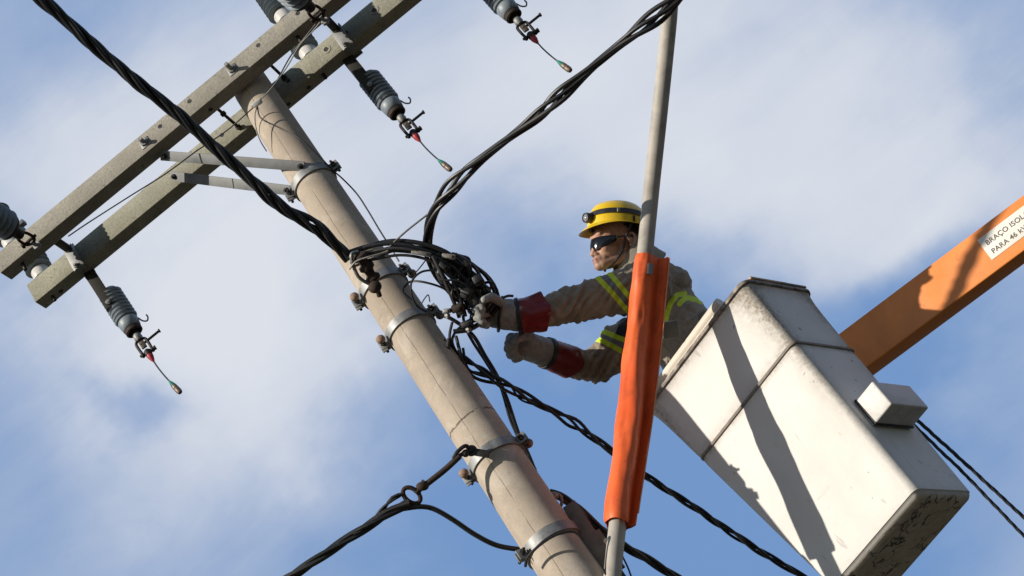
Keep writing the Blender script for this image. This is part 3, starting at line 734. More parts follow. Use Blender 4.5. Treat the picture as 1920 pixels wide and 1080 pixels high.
# ------------------------------------------------------------------ insulated boom
def make_boom():
    dB = V((.748, .6, .25)).normalized(); uB = (UP - dB * UP.dot(dB)).normalized(); nB = uB.cross(dB); nB = nB if nB.z > 0 else -nB
    H, Wd = .224, .115
    e0 = P(1576, 623, 8.94); c0 = e0 - uB * H / 2 - nB * Wd / 2
    a, b = c0 - dB * .32, c0 + dB * 3.2; mid = (a + b) / 2
    t = thing('insulated_boom', 'square orange boom running from behind the white bucket to the right edge', 'boom', a, ax=(dB, -nB, uB))
    part('beam', MB().box(mid, (dB, nB, uB), ((b - a).length / 2, Wd / 2, H / 2), .007, 3), MT['boom'], t, sharp=50)
    q = c0 + dB * .04 ; s = MB().box(q - nB * .0 - dB * .3, (dB, nB, uB), (.10, .07, .14), .01)
    part('pivot_bracket', s, MT['galvdark'], t)
    fp = c0 + nB * (Wd / 2)
    # sign plate
    A = onplane(1832.5, 451, fp, nB); Bq = onplane(1856, 491, fp, nB); C_ = onplane(1907, 396, fp, nB)
    hh = abs((A - Bq).dot(uB)); x0 = (A - fp).dot(dB); y1 = (A - fp).dot(uB); L_ = .62 * 1.0
    cpl = fp + dB * (x0 + L_ / 2) + uB * (y1 - hh / 2) + nB * .001
    pl = part('sign_plate', MB().box(cpl, (dB, uB, nB), (L_ / 2, hh / 2, .0015), .001), MT['plate'], t)
    def text(s, x, y, size):
        cu = bpy.data.curves.new('sign_text', 'FONT'); cu.body = s; cu.size = size; cu.extrude = .0004; cu.offset = .0005; cu.space_character = 1.04
        o = bpy.data.objects.new('tmp_text', cu); COL.objects.link(o); dg = bpy.context.evaluated_depsgraph_get(); dg.update()
        me = bpy.data.meshes.new_from_object(o.evaluated_get(dg)); bpy.data.objects.remove(o)
        org = fp + dB * (x0 + x) + uB * (y1 - y) + nB * .0032
        Mw = Matrix.Translation(W(org)) @ Matrix([RW @ dB, RW @ uB, RW @ nB]).transposed().to_4x4()
        me.transform(MATS[t.name].inverted() @ Mw); me.materials.clear()
        ob = part('sign_text', me, MT['ink'], pl); return ob
    text('BRAÇO ISOLADO', .022, hh * .42, hh * .285)
    text('PARA 46 kV', .022, hh * .83, hh * .285)
    return t
make_boom()

# ------------------------------------------------------------------ lamp arm and its orange cover
LP = [P(1263, -260, 8.44), P(1259, -60, 8.34), P(1256, 20, 8.31), P(1248.5, 100, 8.28), P(1236, 220, 8.24), P(1222, 350, 8.19), P(1209, 480, 8.08), P(1196, 620, 7.96), P(1181, 780, 7.75), P(1164, 930, 7.54), P(1152, 1040, 7.39), P(1146, 1110, 7.31)]
def make_lamp_arm():
    t = thing('street_lamp_arm', 'long weathered grey pipe leaning from the pole up to the top edge of the photo', 'pipe', LP[-1])
    pts = crom(LP, 8)
    part('pipe', MB().tube(pts, .0345, 28), MT['pipe'], t)
    # channel that bolts it to the pole
    ta, tb_ = pole_t(985), pole_t(985) - .62
    a = pole_at(ta) + EV * (pole_r(ta) * .98 + .004) - WV * .04; b = pole_at(tb_) + EV * (pole_r(tb_) * .98 + .004) - WV * .04
    cm = (a + b) / 2; mc = simple('lamp_arm_channel_steel', (.10, .085, .068), (.20, .17, .135), 16, .85, .0, .4)
    s = MB().box(cm, (EV, WV, UP), (.003, .055, (a - b).length / 2), .001).box(cm + EV * .026 + WV * .052, (EV, WV, UP), (.028, .003, (a - b).length / 2), .001).box(cm + EV * .026 - WV * .052, (EV, WV, UP), (.028, .003, (a - b).length / 2), .001)
    part('mounting_channel', s, mc, t)
    g = LP[-2]; part('gusset', MB().box((cm + UP * .10 + g) / 2 + EV * -.01, (EV, WV, UP), (.05, .004, .10), .002), mc, t)
    return t
make_lamp_arm()
def make_cover():
    pts = [p for p in crom(LP, 16)]
    ys = [proj(p)[1] for p in pts]; idx = [i for i, y in enumerate(ys) if 478 < y < 984]; pts = pts[idx[0]:idx[-1] + 1]
    # resample
    n = len(pts); mb = MB(); rows = []
    L_ = [0]
    for i in range(1, n): L_.append(L_[-1] + (pts[i] - pts[i - 1]).length)
    for i, p in enumerate(pts):
        T = (pts[min(i + 1, n - 1)] - pts[max(i - 1, 0)]).normalized()
        e1 = V((1, 0, 0)); e1 = (e1 - T * e1.dot(T)).normalized(); e2 = e1.cross(T); e2 = e2 if e2.z > 0 else -e2
        f = i / (n - 1); r = .0405 + .016 * min(1, f * 1.6); tip = .100 - .030 * max(0, f - .35) / .65
        end = min(1, min(L_[i], L_[-1] - L_[i]) / .012); r *= .93 + .07 * end
        row = []
        for k in range(29):
            a = math.radians(48 + (312 - 48) * k / 28)
            w = noise.noise(V((math.cos(a) * 1.2, math.sin(a) * 1.2, L_[i] * 5))) * .011 * (.3 + f) + noise.noise(V((a * 2.5, 7, L_[i] * 14))) * .0035
            row.append(p + e1 * ((r + w) * math.cos(a)) + e2 * ((r + w) * math.sin(a)))
        wz = noise.noise(V((3, 1, L_[i] * 4))) * .012
        wz2 = noise.noise(V((8, 2, L_[i] * 6))) * .006
        for (x, y) in ((.50, -.034), (.80, -.014), (1.0, .008), (1.01, .013), (.97, .016), (.80, -.004), (.66, -.012 + wz2 / 2)):
            row.append(p + e1 * (tip * x + wz2 * .3) + e2 * (y + wz * x))
        rows.append(row)
    ng = len(rows[0]); vs = [v for r_ in rows for v in r_]
    fs = [(i * ng + k, i * ng + (k + 1) % ng, (i + 1) * ng + (k + 1) % ng, (i + 1) * ng + k) for i in range(n - 1) for k in range(ng)]
    # open sleeve with a visible wall: inner skin
    inner = []
    for i, row in enumerate(rows):
        c = sum(row, V()) / ng; inner.append([v + (c - v).normalized() * .003 for v in row])
    o = len(vs); vs += [v for r_ in inner for v in r_]
    fs += [(o + i * ng + k, o + (i + 1) * ng + k, o + (i + 1) * ng + (k + 1) % ng, o + i * ng + (k + 1) % ng) for i in range(n - 1) for k in range(ng)]
    for i in (0, n - 1): fs += [(i * ng + k, i * ng + (k + 1) % ng, o + i * ng + (k + 1) % ng, o + i * ng + k) for k in range(ng)]
    mb.add(vs, fs)
    t = thing('insulating_cover', 'bright orange vinyl cover wrapped round the lower half of the grey pipe', 'cover', pts[-1])
    part('sleeve', mb, MT['cover'], t, sharp=60)
    # grey hook tape near the top, edge hem
    i = 2; p = pts[i]; T = (pts[i + 1] - pts[i - 1]).normalized(); e1 = V((1, 0, 0)); e1 = (e1 - T * e1.dot(T)).normalized(); e2 = e1.cross(T); e2 = e2 if e2.z > 0 else -e2
    tp = MB(); vs = []; q = [rows[0]]
    for j in range(7):
        for a in range(6):
            an = math.radians(52 + 36 * a / 5); pj = p - T * 0 + T * (.006 + .047 * j / 6); rr = .0435
            vs.append(pj + e1 * (rr * math.cos(an) + .012) + e2 * (rr * math.sin(an) + .002))
    fs = [(j * 6 + a, j * 6 + a + 1, (j + 1) * 6 + a + 1, (j + 1) * 6 + a) for j in range(6) for a in range(5)]
    o = len(vs); vs2 = [v - e2 * .004 for v in vs]
    edge = [(0, 5)] 
    fs2 = fs + [tuple(o + x for x in f[::-1]) for f in fs]
    for a in range(5): fs2 += [(a, o + a, o + a + 1, a + 1), (36 + a, 36 + a + 1, o + 37 + a, o + 36 + a)]
    for j in range(6): fs2 += [(j * 6, (j + 1) * 6, o + (j + 1) * 6, o + j * 6), (j * 6 + 5, o + j * 6 + 5, o + (j + 1) * 6 + 5, (j + 1) * 6 + 5)]
    part('hook_tape', MB().add(vs + vs2, fs2), MT['patch'], t)
    hem = []
    for i in range(0, n, 4): hem.append(rows[i][ng - 4] + V((.002, 0, .002)))
    part('flap_hem', MB().tube(hem, .0028, 6), simple('pale_orange_hem', (.75, .28, .12), (.85, .36, .18), 20, .6), t)
make_cover()

# ------------------------------------------------------------------ cables
def pz(l): return [P(*x) for x in l]
def bundle(name, pts, label, cat, n=4, r=.011, R=.013, pitch=.36, mat='cable', group=None, spread=None, ph0=0., jit=.3):
    c = crom(pz(pts), 10); L_ = [0]
    # resample evenly
    for i in range(1, len(c)): L_.append(L_[-1] + (c[i] - c[i - 1]).length)
    N = max(8, int(L_[-1] / .022)); q = []; j = 0
    for i in range(N + 1):
        s = L_[-1] * i / N
        while j < len(L_) - 2 and L_[j + 1] < s: j += 1
        f = (s - L_[j]) / max(1e-6, L_[j + 1] - L_[j]); q.append((s, c[j].lerp(c[j + 1], f)))
    t = thing(name, label, cat, q[0][1], group)
    P_ = [p for _, p in q]; T = [(P_[min(i + 1, N)] - P_[max(i - 1, 0)]).normalized() for i in range(N + 1)]
    a, b, _ = frame_of(T[0])
    rows = [[] for _ in range(n)]
    for i, (s, p) in enumerate(q):
        a = (a - T[i] * a.dot(T[i])).normalized(); b = T[i].cross(a)
        k = spread(s / L_[-1]) if spread else 1.
        for m in range(n):
            w = noise.noise(V((m * 7.3, s * 2.2, ph0))) * jit
            an = ph0 + 2 * math.pi * (m / n + s / pitch) + w * 2
            rr = R * k * (1 + w * .8)
            rows[m].append(p + a * rr * math.cos(an) + b * rr * math.sin(an))
    for m in range(n): part('strand', MB().tube(rows[m], r * (1 - .12 * (m % 2)), 9), MT[mat if m else ('cable2' if mat == 'cable' else mat)], t)
    return t
def wire(name, pts, label, r=.004, mat='cable', cat='cable', group=None, seg=8):
    c = crom(pz(pts), 8); return solo(name, MB().tube(c, r, seg), MT[mat], label, cat, c[0], group)

bundle('twisted_cable', [(40, -40, 7.86), (66, -12, 7.88), (130, 44, 7.92), (190, 98, 7.95), (250, 148, 7.98), (330, 211, 8.02), (400, 274, 8.05), (470, 336, 8.08), (530, 390, 8.11), (585, 420, 8.14), (625, 455, 8.17), (655, 484, 8.2)],
       'thick twisted black cable coming from the top left corner to the pole', 'cable', 5, .0112, .018, .55, spread=lambda f: .8 + .45 * max(0, f - .72) / .28 * 2.0 * (1 - f) * 2 + .25 * math.sin(f * 23) ** 2, jit=.25)
bundle('twisted_cable', [(1300, -36, 7.70), (1268, -2, 7.72), (1200, 54, 7.75), (1146, 97, 7.79), (1080, 152, 7.83), (1010, 217, 7.87), (950, 262, 7.91), (890, 310, 7.95), (850, 347, 8.0), (818, 390, 8.07), (804, 430, 8.14), (804, 468, 8.19), (822, 505, 8.19), (846, 535, 8.2), (872, 560, 8.2)],
       'black cable bundle dropping from the top edge beside the grey pipe to the hand', 'cable', 4, .0105, .016, .9, spread=lambda f: .55 + 1.15 * math.sin(f * 11.2 + .3) ** 4 + 1.5 * max(0, f - .66), jit=.45)
bundle('jumper_cable', [(655, 482, 8.2), (690, 470, 8.18), (735, 462, 8.17), (790, 466, 8.16), (835, 480, 8.16), (868, 505, 8.17), (898, 532, 8.18), (912, 560, 8.19)],
       'arched black jumper cables passing in front of the pole toward the splice', 'cable', 4, .0105, .020, 1.3, jit=.5)
bundle('jumper_cable', [(660, 492, 8.19), (700, 482, 8.17), (750, 472, 8.15), (800, 478, 8.14), (845, 498, 8.14), (878, 528, 8.15), (905, 552, 8.16)],
       'lower loosely spread jumper cables under the arched black ones', 'cable', 3, .0065, .022, 1.6, jit=.8, mat='cable2')
bundle('jumper_cable', [(812, 480, 8.12), (832, 512, 8.12), (850, 548, 8.13), (862, 575, 8.14), (868, 592, 8.15)],
       'short pair of black jumper cables hanging to the connector above the lower band', 'cable', 3, .0085, .020, 1.4, jit=.5)
bundle('jumper_cable', [(846, 486, 8.16), (875, 500, 8.18), (903, 522, 8.2), (918, 545, 8.21), (922, 566, 8.21), (912, 585, 8.2)],
       'outer looping jumper cables curving down to the upper glove', 'cable', 4, .0085, .024, 1.5, jit=.6)
bundle('jumper_cable', [(838, 492, 8.2), (862, 516, 8.21), (884, 545, 8.22), (900, 572, 8.22), (910, 592, 8.22)],
       'inner fan of black jumper cables behind the connectors of the splice', 'cable', 5, .0080, .028, 2.5, jit=.5)
bundle('service_cable', [(842, 634, 8.12), (850, 655, 8.12), (880, 690, 8.12), (925, 712, 8.12), (975, 738, 8.14), (1060, 785, 8.18), (1146, 845, 8.24), (1210, 892, 8.28), (1300, 950, 8.34), (1400, 1018, 8.4), (1480, 1066, 8.46), (1560, 1115, 8.5)],
       'thin twisted black cable leaving the pole toward the lower right below the bucket', 'cable', 3, .0075, .010, .40, spread=lambda f: 1 + 1.9 * max(0, .25 - f) * 4 + .9 * math.exp(-((f - .32) / .03) ** 2), jit=.35)
wire('drop_cable', [(815, 585, 8.16), (850, 600, 8.15), (886, 628, 8.15), (910, 668, 8.16), (932, 705, 8.17), (952, 752, 8.2), (972, 812, 8.22), (990, 850, 8.24), (1012, 905, 8.25)], 'straight black drop cable falling from the lower band behind the pole', .0085)
wire('drop_cable', [(868, 590, 8.18), (872, 612, 8.18), (886, 640, 8.19), (912, 680, 8.2), (936, 720, 8.21), (945, 745, 8.22), (958, 790, 8.23), (984, 845, 8.24), (1004, 880, 8.27)], 'second drop cable running beside the straight one', .0065, 'cable2')
wire('loop_cable', [(848, 604, 8.14), (843, 630, 8.13), (848, 655, 8.13), (872, 678, 8.13), (905, 690, 8.13), (935, 714, 8.13)], 'small black cable loop bulging below the connector, upper one', .006)
wire('loop_cable', [(868, 652, 8.12), (874, 684, 8.12), (886, 698, 8.12), (915, 707, 8.12), (945, 712, 8.13)], 'small black cable loop with a sharp bend, lowest one', .006)
wire('loop_cable', [(905, 597, 8.16), (880, 606, 8.15), (858, 618, 8.14), (848, 640, 8.13), (862, 668, 8.13), (888, 682, 8.13), (918, 700, 8.13)], 'black cable loop swinging from the upper glove to the twisted cable', .006)
wire('loop_cable', [(958, 724, 8.14), (975, 748, 8.15), (1000, 758, 8.15), (1030, 762, 8.16)], 'short slack black loop hanging off the thin twisted cable', .0045)
wire('thin_wire', [(845, 505, 8.13), (820, 506, 8.12), (790, 510, 8.12), (772, 528, 8.12), (772, 552, 8.12), (782, 574, 8.13), (800, 585, 8.14)], 'black wire loop bulging left above the lower band', .0048)
wire('thin_wire', [(758, 538, 8.2), (770, 528, 8.18), (795, 529, 8.15), (830, 540, 8.14), (850, 558, 8.14), (858, 590, 8.14)], 'black wire arching right above the lower band', .005)
wire('thin_wire', [(758, 536, 8.2), (757, 548, 8.19), (770, 560, 8.18), (786, 575, 8.17), (800, 584, 8.16)], 'thin black wire lying against the shaded side of the pole', .0038)
wire('thin_wire', [(762, 508, 8.16), (770, 517, 8.15), (782, 508, 8.15), (798, 488, 8.14), (803, 480, 8.14)], 'very thin wire hooked off the upper band bolt', .0028)
wire('thin_wire', [(790, 570, 8.16), (796, 560, 8.16), (803, 553, 8.16), (806, 566, 8.16)], 'tiny bent wire end sticking up from the lower band bolt', .0026, 'cable2')
# wire along the arms and round the pole top
wire('tie_wire', [(128, 443, 8.98), (165, 418, 8.98), (240, 370, 9.0), (310, 326, 9.0), (370, 282, 9.02), (425, 245, 9.0), (470, 206, 8.98), (482, 195, 8.97)], 'thin grey wire running along the crossarms to the pole top', .0032, 'cable2', 'wire')
wire('tie_wire', [(484, 190, 8.96), (505, 170, 8.96), (535, 130, 8.96), (562, 85, 8.95), (585, 60, 8.94), (600, 42, 8.93)], 'thin light wire rising from the pole top to the front strain insulator', .0032, 'bare', 'wire')
wire('tie_wire', [(520, 150, 9.05), (545, 105, 9.05), (572, 70, 9.0), (592, 45, 8.95)], 'thin dark wire beside the light one at the pole top', .0032, 'cable', 'wire')
wire('tie_wire', [(484, 196, 8.95), (478, 215, 8.94), (480, 240, 8.93), (487, 262, 8.92), (500, 284, 8.93)], 'pale wire loop wrapped round the lit side of the pole top', .003, 'bare', 'wire')
wire('tie_wire', [(482, 200, 8.95), (490, 222, 8.92), (525, 240, 8.88), (565, 262, 8.82), (600, 294, 8.80), (622, 318, 8.8), (640, 333, 8.8), (668, 362, 8.7), (690, 395, 8.6), (712, 432, 8.5), (733, 465, 8.4), (748, 490, 8.35)], 'long thin black wire trailing down the right side of the pole', .0036, 'cable', 'wire')
wire('tie_wire', [(802, 402, 8.15), (785, 415, 8.15), (760, 435, 8.15), (735, 458, 8.15), (722, 472, 8.15), (700, 486, 8.15)], 'short grey tie wire slanting from the cable bundle to the arched jumpers', .0042, 'bare', 'wire')
wire('tie_wire', [(655, 505, 8.12), (668, 490, 8.11), (690, 482, 8.10), (712, 476, 8.1), (728, 470, 8.1)], 'pale wire wrapped over the spool clamp', .004, 'bare', 'wire')
bk = MB().cyl(P(472, 199, 8.94), P(490, 188, 8.93), .012, 10).box(P(482, 194, 8.93), (V((.85, .5, 0)), V((-.5, .85, 0)), V((0, 0, 1))), (.022, .012, .012), .003)
solo('wire_clip', bk, MT['porcelain'], 'small white wire clip at the pole top', 'clip', P(482, 194, 8.93))

def tangle():
    rnd = random.Random(5)
    t = thing('jumper_tangle', 'messy knot of thin black jumper wires in the middle of the splice', 'cable', P(870, 530, 8.15))
    for i in range(11):
        a = (rnd.uniform(822, 866), rnd.uniform(474, 500)); b = (rnd.uniform(868, 918), rnd.uniform(560, 600))
        pts = [P(a[0], a[1], 8.12 + rnd.random() * .08)]
        for k in range(3):
            f = (k + 1) / 4; o = rnd.uniform(-20, 26)
            pts.append(P(a[0] + (b[0] - a[0]) * f + o, a[1] + (b[1] - a[1]) * f - o * .6 + rnd.uniform(-8, 8), 8.09 + rnd.random() * .12))
        pts.append(P(b[0], b[1], 8.13 + rnd.random() * .06))
        part('strand', MB().tube(crom(pts, 9), rnd.choice((.0045, .006, .0075)), 8), MT[rnd.choice(('cable', 'cable', 'cable2'))], t)
tangle()
# guy cable with its grip to the lower left
def guy():
    c, r = pole_at(pole_t(862)), pole_r(pole_t(862))
    eye = P(872, 850, 7.68)
    t = thing('cable_dead_end', 'dark iron dead end rod and thimble bolted to the lower pole band', 'cable fitting', eye)
    s = MB()
    for k in (-1, 1): s.tube(crom([P(884, 846, 7.69), P(873, 842 + k * 6, 7.67), P(858, 852 + k * 5, 7.66), P(850, 860, 7.66)], 6), .0085, 10)
    s.bar(P(882, 846, 7.68), P(918, 852, 7.66), .030, .010, WV); s.ell(P(884, 845, 7.69), (EV, WV, UP), (.024, .02, .024)); s.ell(P(873, 850, 7.67), (EV, WV, UP), (.016, .016, .016))
    part('clevis', s, MT['dark'], t)
    part('rod', MB().tube(crom(pz([(862, 855, 7.66), (835, 880, 7.66), (806, 903, 7.65), (792, 914, 7.65)]), 5), [.0125] * 16, 12), MT['rust'], t)
    th = MB(); ce = P(772, 929, 7.64); ring = [ce + V((math.cos(a) * .032 - math.sin(a) * .014, math.sin(a) * .032, 0)) for a in [i * math.pi / 10 for i in range(21)]]
    th.tube(ring, .0095, 10); th.cyl(P(797, 902, 7.65), P(780, 926, 7.64), .013, 12); th.ell(P(792, 912, 7.64), (V((1, 0, 0)), V((0, 1, 0)), V((0, 0, 1))), (.026, .018, .02))
    part('thimble', th, MT['rust'], t)
guy()
bundle('guy_cable', [(768, 942, 7.63), (735, 958, 7.63), (700, 980, 7.62), (660, 1006, 7.62), (610, 1038, 7.61), (555, 1075, 7.6), (500, 1112, 7.6)], 'thick black cable with gripping wire running off to the lower left', 'cable', 3, .0115, .010, .5, jit=.2)
bundle('guy_grip', [(757, 925, 7.64), (735, 936, 7.63), (712, 962, 7.63), (692, 984, 7.62), (664, 1004, 7.61)], 'twisted grip wires looping through the thimble left of the pole', 'wire', 2, .0062, .0055, .16, mat='cable2')
wire('slack_cable', [(735, 958, 7.64), (762, 953, 7.64), (790, 950, 7.64), (815, 955, 7.64), (850, 975, 7.64), (890, 1002, 7.64), (930, 1022, 7.65), (972, 1030, 7.66), (1010, 1034, 7.72)], 'single slack black cable curving from the thimble to the pole', .0105)
# cable leaving to the lower right behind the lamp arm
bundle('rear_cable', [(1030, 925, 7.72), (1052, 932, 7.72), (1080, 950, 7.72), (1115, 982, 7.72), (1170, 1024, 7.72), (1220, 1052, 7.74), (1290, 1096, 7.76)], 'thick black cable passing behind the grey pipe at the bottom edge', 'cable', 3, .0105, .009, .45, jit=.2)
th = MB().tube([P(1046, 940, 7.7) + V((math.cos(a) * .016, math.sin(a) * .028, 0)) for a in [i * math.pi / 8 for i in range(17)]], .007, 8).ell(P(1038, 930, 7.7), (V((1, 0, 0)), V((0, 1, 0)), V((0, 0, 1))), (.022, .018, .02))
solo('cable_thimble', th, MT['galvdark'], 'small steel thimble on the shaded edge of the pole beside the orange cover', 'cable fitting', P(1046, 940, 7.7))
wire('thin_wire', [(1158, 1015, 7.6), (1166, 1040, 7.6), (1178, 1066, 7.6), (1190, 1100, 7.6)], 'thin wire dropping beside the pipe foot at the bottom edge', .0036)
wire('thin_wire', [(985, 1062, 7.42), (990, 1045, 7.4), (1012, 1022, 7.38), (1045, 1002, 7.38), (1078, 998, 7.38), (1098, 1022, 7.37), (1128, 1064, 7.34), (1150, 1100, 7.3)], 'black strap wire over the lowest pole band and down the channel', .006)
bundle('hand_line', [(1640, 716, 8.75), (1722, 790, 8.75), (1790, 851, 8.78), (1850, 906, 8.8), (1925, 975, 8.84), (1990, 1035, 8.86)], 'dark twisted rope right of the bucket, the upper one of two', 'rope', 3, .0062, .0034, .16, 'rope', 'ropes hanging right of the bucket')
bundle('hand_line', [(1650, 735, 8.7), (1763, 845, 8.7), (1800, 880, 8.7), (1850, 932, 8.72), (1925, 1010, 8.75), (1980, 1066, 8.78)], 'dark twisted rope right of the bucket, the lower one of two', 'rope', 3, .0058, .0030, .16, 'rope', 'ropes hanging right of the bucket')

# spool clamp on the upper band, connectors at the splice
def spool():
    c = P(690, 505, 8.16); ax = (P(705, 548, 8.2) - P(664, 478, 8.14)).normalized()
    t = thing('spool_clamp', 'dark spool clamp on the upper pole band gripping the arched cables', 'clamp', c)
    s = MB(); a = c - ax * .075
    s.lathe(a, ax, [(.010, -.01), (.03, 0), (.034, .012), (.022, .022), (.020, .045), (.034, .056), (.034, .07), (.022, .08), (.02, .1), (.033, .112), (.033, .125), (.012, .13), (.010, .17), (.0, .172)], 22)
    part('spool', s, MT['rust'], t)
    f = MB().tube(crom([c - ax * .09 + V((.0, 0, -.01)), c - ax * .08 + V((-.03, -.01, .02)), c + V((-.04, -.03, .02)), c + ax * .07 + V((-.012, -.01, .015)), c + ax * .085], 6), .008, 10)
    part('saddle', f, MT['galvdark'], t)
    part('bolt', MB().ell(P(703, 538, 8.15), (EV, WV, UP), (.03, .024, .028)).cyl(P(700, 520, 8.15), P(712, 556, 8.18), .011, 12), MT['rust'], t)
spool()
def connector(px, py, z, dirv, L_, r, label, mat='blackp', bolt=True, rot=0):
    d = V(dirv).normalized(); a, b, d = frame_of(d); a = a * math.cos(rot) + b * math.sin(rot); b = d.cross(a); c = P(px, py, z)
    t = thing('splice_connector', label, 'connector', c, 'connectors in the cable splice')
    part('body', MB().box(c, (a, b, d), (r, r * .8, L_ / 2), r * .35, 3).box(c + a * r * .4, (a, b, d), (r * 1.15, r * .5, L_ / 3.2), r * .2, 2), MT[mat], t)
    if bolt: part('bolt', MB().cyl(c + b * r * .5, c + b * (r * .8 + .022), .008, 12).hexnut(c + b * (r * .8 + .002), b, .014, .012), MT['galvdark'], t)
connector(842, 481, 8.12, (.95, -.1, .2), .06, .014, 'grey flat sleeve at the top of the cable splice', 'tape', False)
connector(790, 475, 8.12, (.95, -.18, .1), .085, .0125, 'grey taped sleeve on the arched jumpers', 'tape', False)
connector(832, 500, 8.12, (.7, -.6, .2), .06, .020, 'dark connector where the hanging bundle meets the arched jumpers')
connector(897, 526, 8.14, (.5, -.8, .2), .05, .028, 'round black connector standing out at the upper right of the splice')
connector(876, 548, 8.12, (.8, -.3, .4), .05, .022, 'black connector in the middle of the splice', rot=.7)
connector(886, 562, 8.14, (.5, -.8, .1), .06, .024, 'dark connector just above the upper glove', rot=1.9)
connector(858, 577, 8.12, (.9, .3, .3), .055, .018, 'greyish clamp connector at the bottom of the splice', 'rust', rot=.4)
connector(838, 583, 8.12, (.9, .1, .3), .035, .013, 'small shiny clamp connector beside the lower band bolt', 'galv')
connector(876, 608, 8.13, (.9, .25, .2), .05, .016, 'black connector hanging below the upper glove fingers')
wire('tool_lead', [(862, 612, 8.14), (880, 604, 8.15), (896, 592, 8.18), (915, 585, 8.22)], 'short thick black lead gripped by the upper glove', .013)
wire('tool_lead', [(850, 622, 8.14), (878, 618, 8.14), (900, 607, 8.16), (918, 598, 8.2)], 'thick black lead below the gripped one at the upper glove', .011)

# ------------------------------------------------------------------ the lineman
def seg_d(p, a, b):
    ax, ay = a; bx, by = b; dx, dy = bx - ax, by - ay
    t = max(0, min(1, ((p[0] - ax) * dx + (p[1] - ay) * dy) / (dx * dx + dy * dy))); return math.hypot(p[0] - ax - dx * t, p[1] - ay - dy * t)
def pl_d(p, pl): return min(seg_d(p, pl[i], pl[i + 1]) for i in range(len(pl) - 1))
HC = P(1152, 450, 8.6)
HU = V((-.03, .95, -.32)).normalized(); HF = V((-.89, -.05, .43)); HF = (HF - HU * HF.dot(HU)).normalized()
HS = HF.cross(HU); HS = HS if HS.z > 0 else -HS      # toward the viewer
def H(f, u, s): return HC + HF * f + HU * u + HS * s
HA = (HF, HS, HU)
def man():
    hips = P(1312, 650, 8.46); foot = BL(-.36, .215, -1.17)
    t = thing('person', 'lineman in khaki clothes and yellow helmet leaning out of the white bucket', 'person', foot)
    # ---- body: one continuous skin
    b = MB()
    b.ell(H(-.012, .035, 0), HA, (.098, .074, .098))
    b.ell(H(.035, .0, 0), HA, (.066, .064, .075))
    b.ell(H(.036, -.06, 0), HA, (.062, .056, .062))
    b.capsule(H(-.025, -.085, .040), H(.070, -.128, .016), .026, .022); b.capsule(H(-.025, -.085, -.040), H(.070, -.128, -.016), .026, .022)
    b.ell(H(.082, -.134, 0), HA, (.023, .027, .019))
    b.capsule(H(.088, .012, .03), H(.088, .012, -.03), .018, .018)
    for s in (-1, 1): b.ell(H(.062, -.055, .036 * s), HA, (.030, .024, .026))
    b.capsule(H(.094, -.012, 0), H(.108, -.074, 0), .010, .0125)
    b.ell(H(.112, -.081, 0), HA, (.013, .012, .012))
    for s in (-1, 1): b.ell(H(.101, -.084, .013 * s), HA, (.010, .008, .008))
    b.ell(H(.085, -.104, 0), HA, (.020, .030, .024)); b.ell(H(.066, -.100, 0), HA, (.026, .040, .028))
    b.ell(H(.101, -.1065, 0), HA, (.012, .021, .0068)); b.ell(H(.098, -.1195, 0), HA, (.012, .019, .0075))
    neck = P(1200, 505, 8.62)
    b.capsule(H(-.035, -.05, 0), neck, .058, .066)
    chest = P(1236, 580, 8.6)
    b.capsule(neck, chest, .09, .125); b.capsule(chest, hips, .125, .125)
    for s in (-1, 1):
        hp = hips + BX * .08 * s; kn = BL(-.36 + .11 * s, .2, -.72); an = BL(-.36 + .11 * s, .215, -1.13)
        b.chain([hp, kn, an], [.085, .06, .045]); b.capsule(an - BZ * .02, an - BZ * .02 - HS * 0 - BX * .12 * 0 + BY * -.12, .04, .035)
    nsh, nel, nwr = P(1212, 532, 8.46), P(1088, 566, 8.38), P(1010, 588, 8.31)
    fsh, fel, fwr = P(1212, 600, 8.74), P(1108, 690, 8.76), P(1046, 666, 8.62)
    b.chain([nsh, nel, nwr, P(945, 590, 8.28)], [.055, .042, .032, .028]); b.chain([fsh, fel, fwr, P(985, 652, 8.48)], [.055, .042, .032, .028])
    b.capsule(neck, nsh, .07, .06); b.capsule(neck, fsh, .07, .06)
    m, nr = remeshed(b, .0043, 4, .5)
    ob = part('body', m, MT['skin'], t, sharp=180)
    bd = []; lp = []
    for v in m.v:
        q = v - HC; f, s, u = q.dot(HF), q.dot(HS), q.dot(HU)
        k = 0
        if abs(s) < .08 and -.17 < u < -.06 and f > -.03:
            k = max(0, min(1, (-.068 - u) / .035)) * max(0, min(1, (f + .03) / .05)) * .6
        bd.append(k); lp.append(max(0, 1 - ((u + .1125) / .011) ** 2) * (1 if f > .095 and abs(s) < .022 else 0))
    set_attr(ob.data, 'beard', bd); set_attr(ob.data, 'lip', lp)
    # ---- ears
    for s in (-1, 1):
        e = MB(); c = H(-.043, -.018, .074 * s); pts = []
        for i in range(15):
            a = math.radians(-110 + 290 * i / 14); pts.append(c + HF * (.016 * math.cos(a) * -1) + HU * .029 * math.sin(a) + HS * s * (.010 + .004 * math.cos(a)))
        e.tube(pts, [.0045 + .0012 * math.sin(i / 14 * 3.1) for i in range(15)], 8); e.ell(c + HS * s * .003, (HF, HU, HS), (.013, .024, .006)); e.ell(c - HU * .027 + HF * .003 + HS * s * .007, (HF, HU, HS), (.008, .009, .005))
        part('ear', e, MT['skin'], ob, sharp=180)
    # ---- hair
    hm = MB(); hm.ell(H(-.030, .022, 0), HA, (.095, .079, .098))
    hv, _ = remeshed(hm, .006, 1); 
    keep = [i for i, v in enumerate(hv.v) if ((v - HC).dot(HF) < -.045 + max(0, ((v - HC).dot(HU) - .02)) * 1.2) and (v - HC).dot(HU) > -.075]
    ks = set(keep); mp = {k: i for i, k in enumerate(keep)}
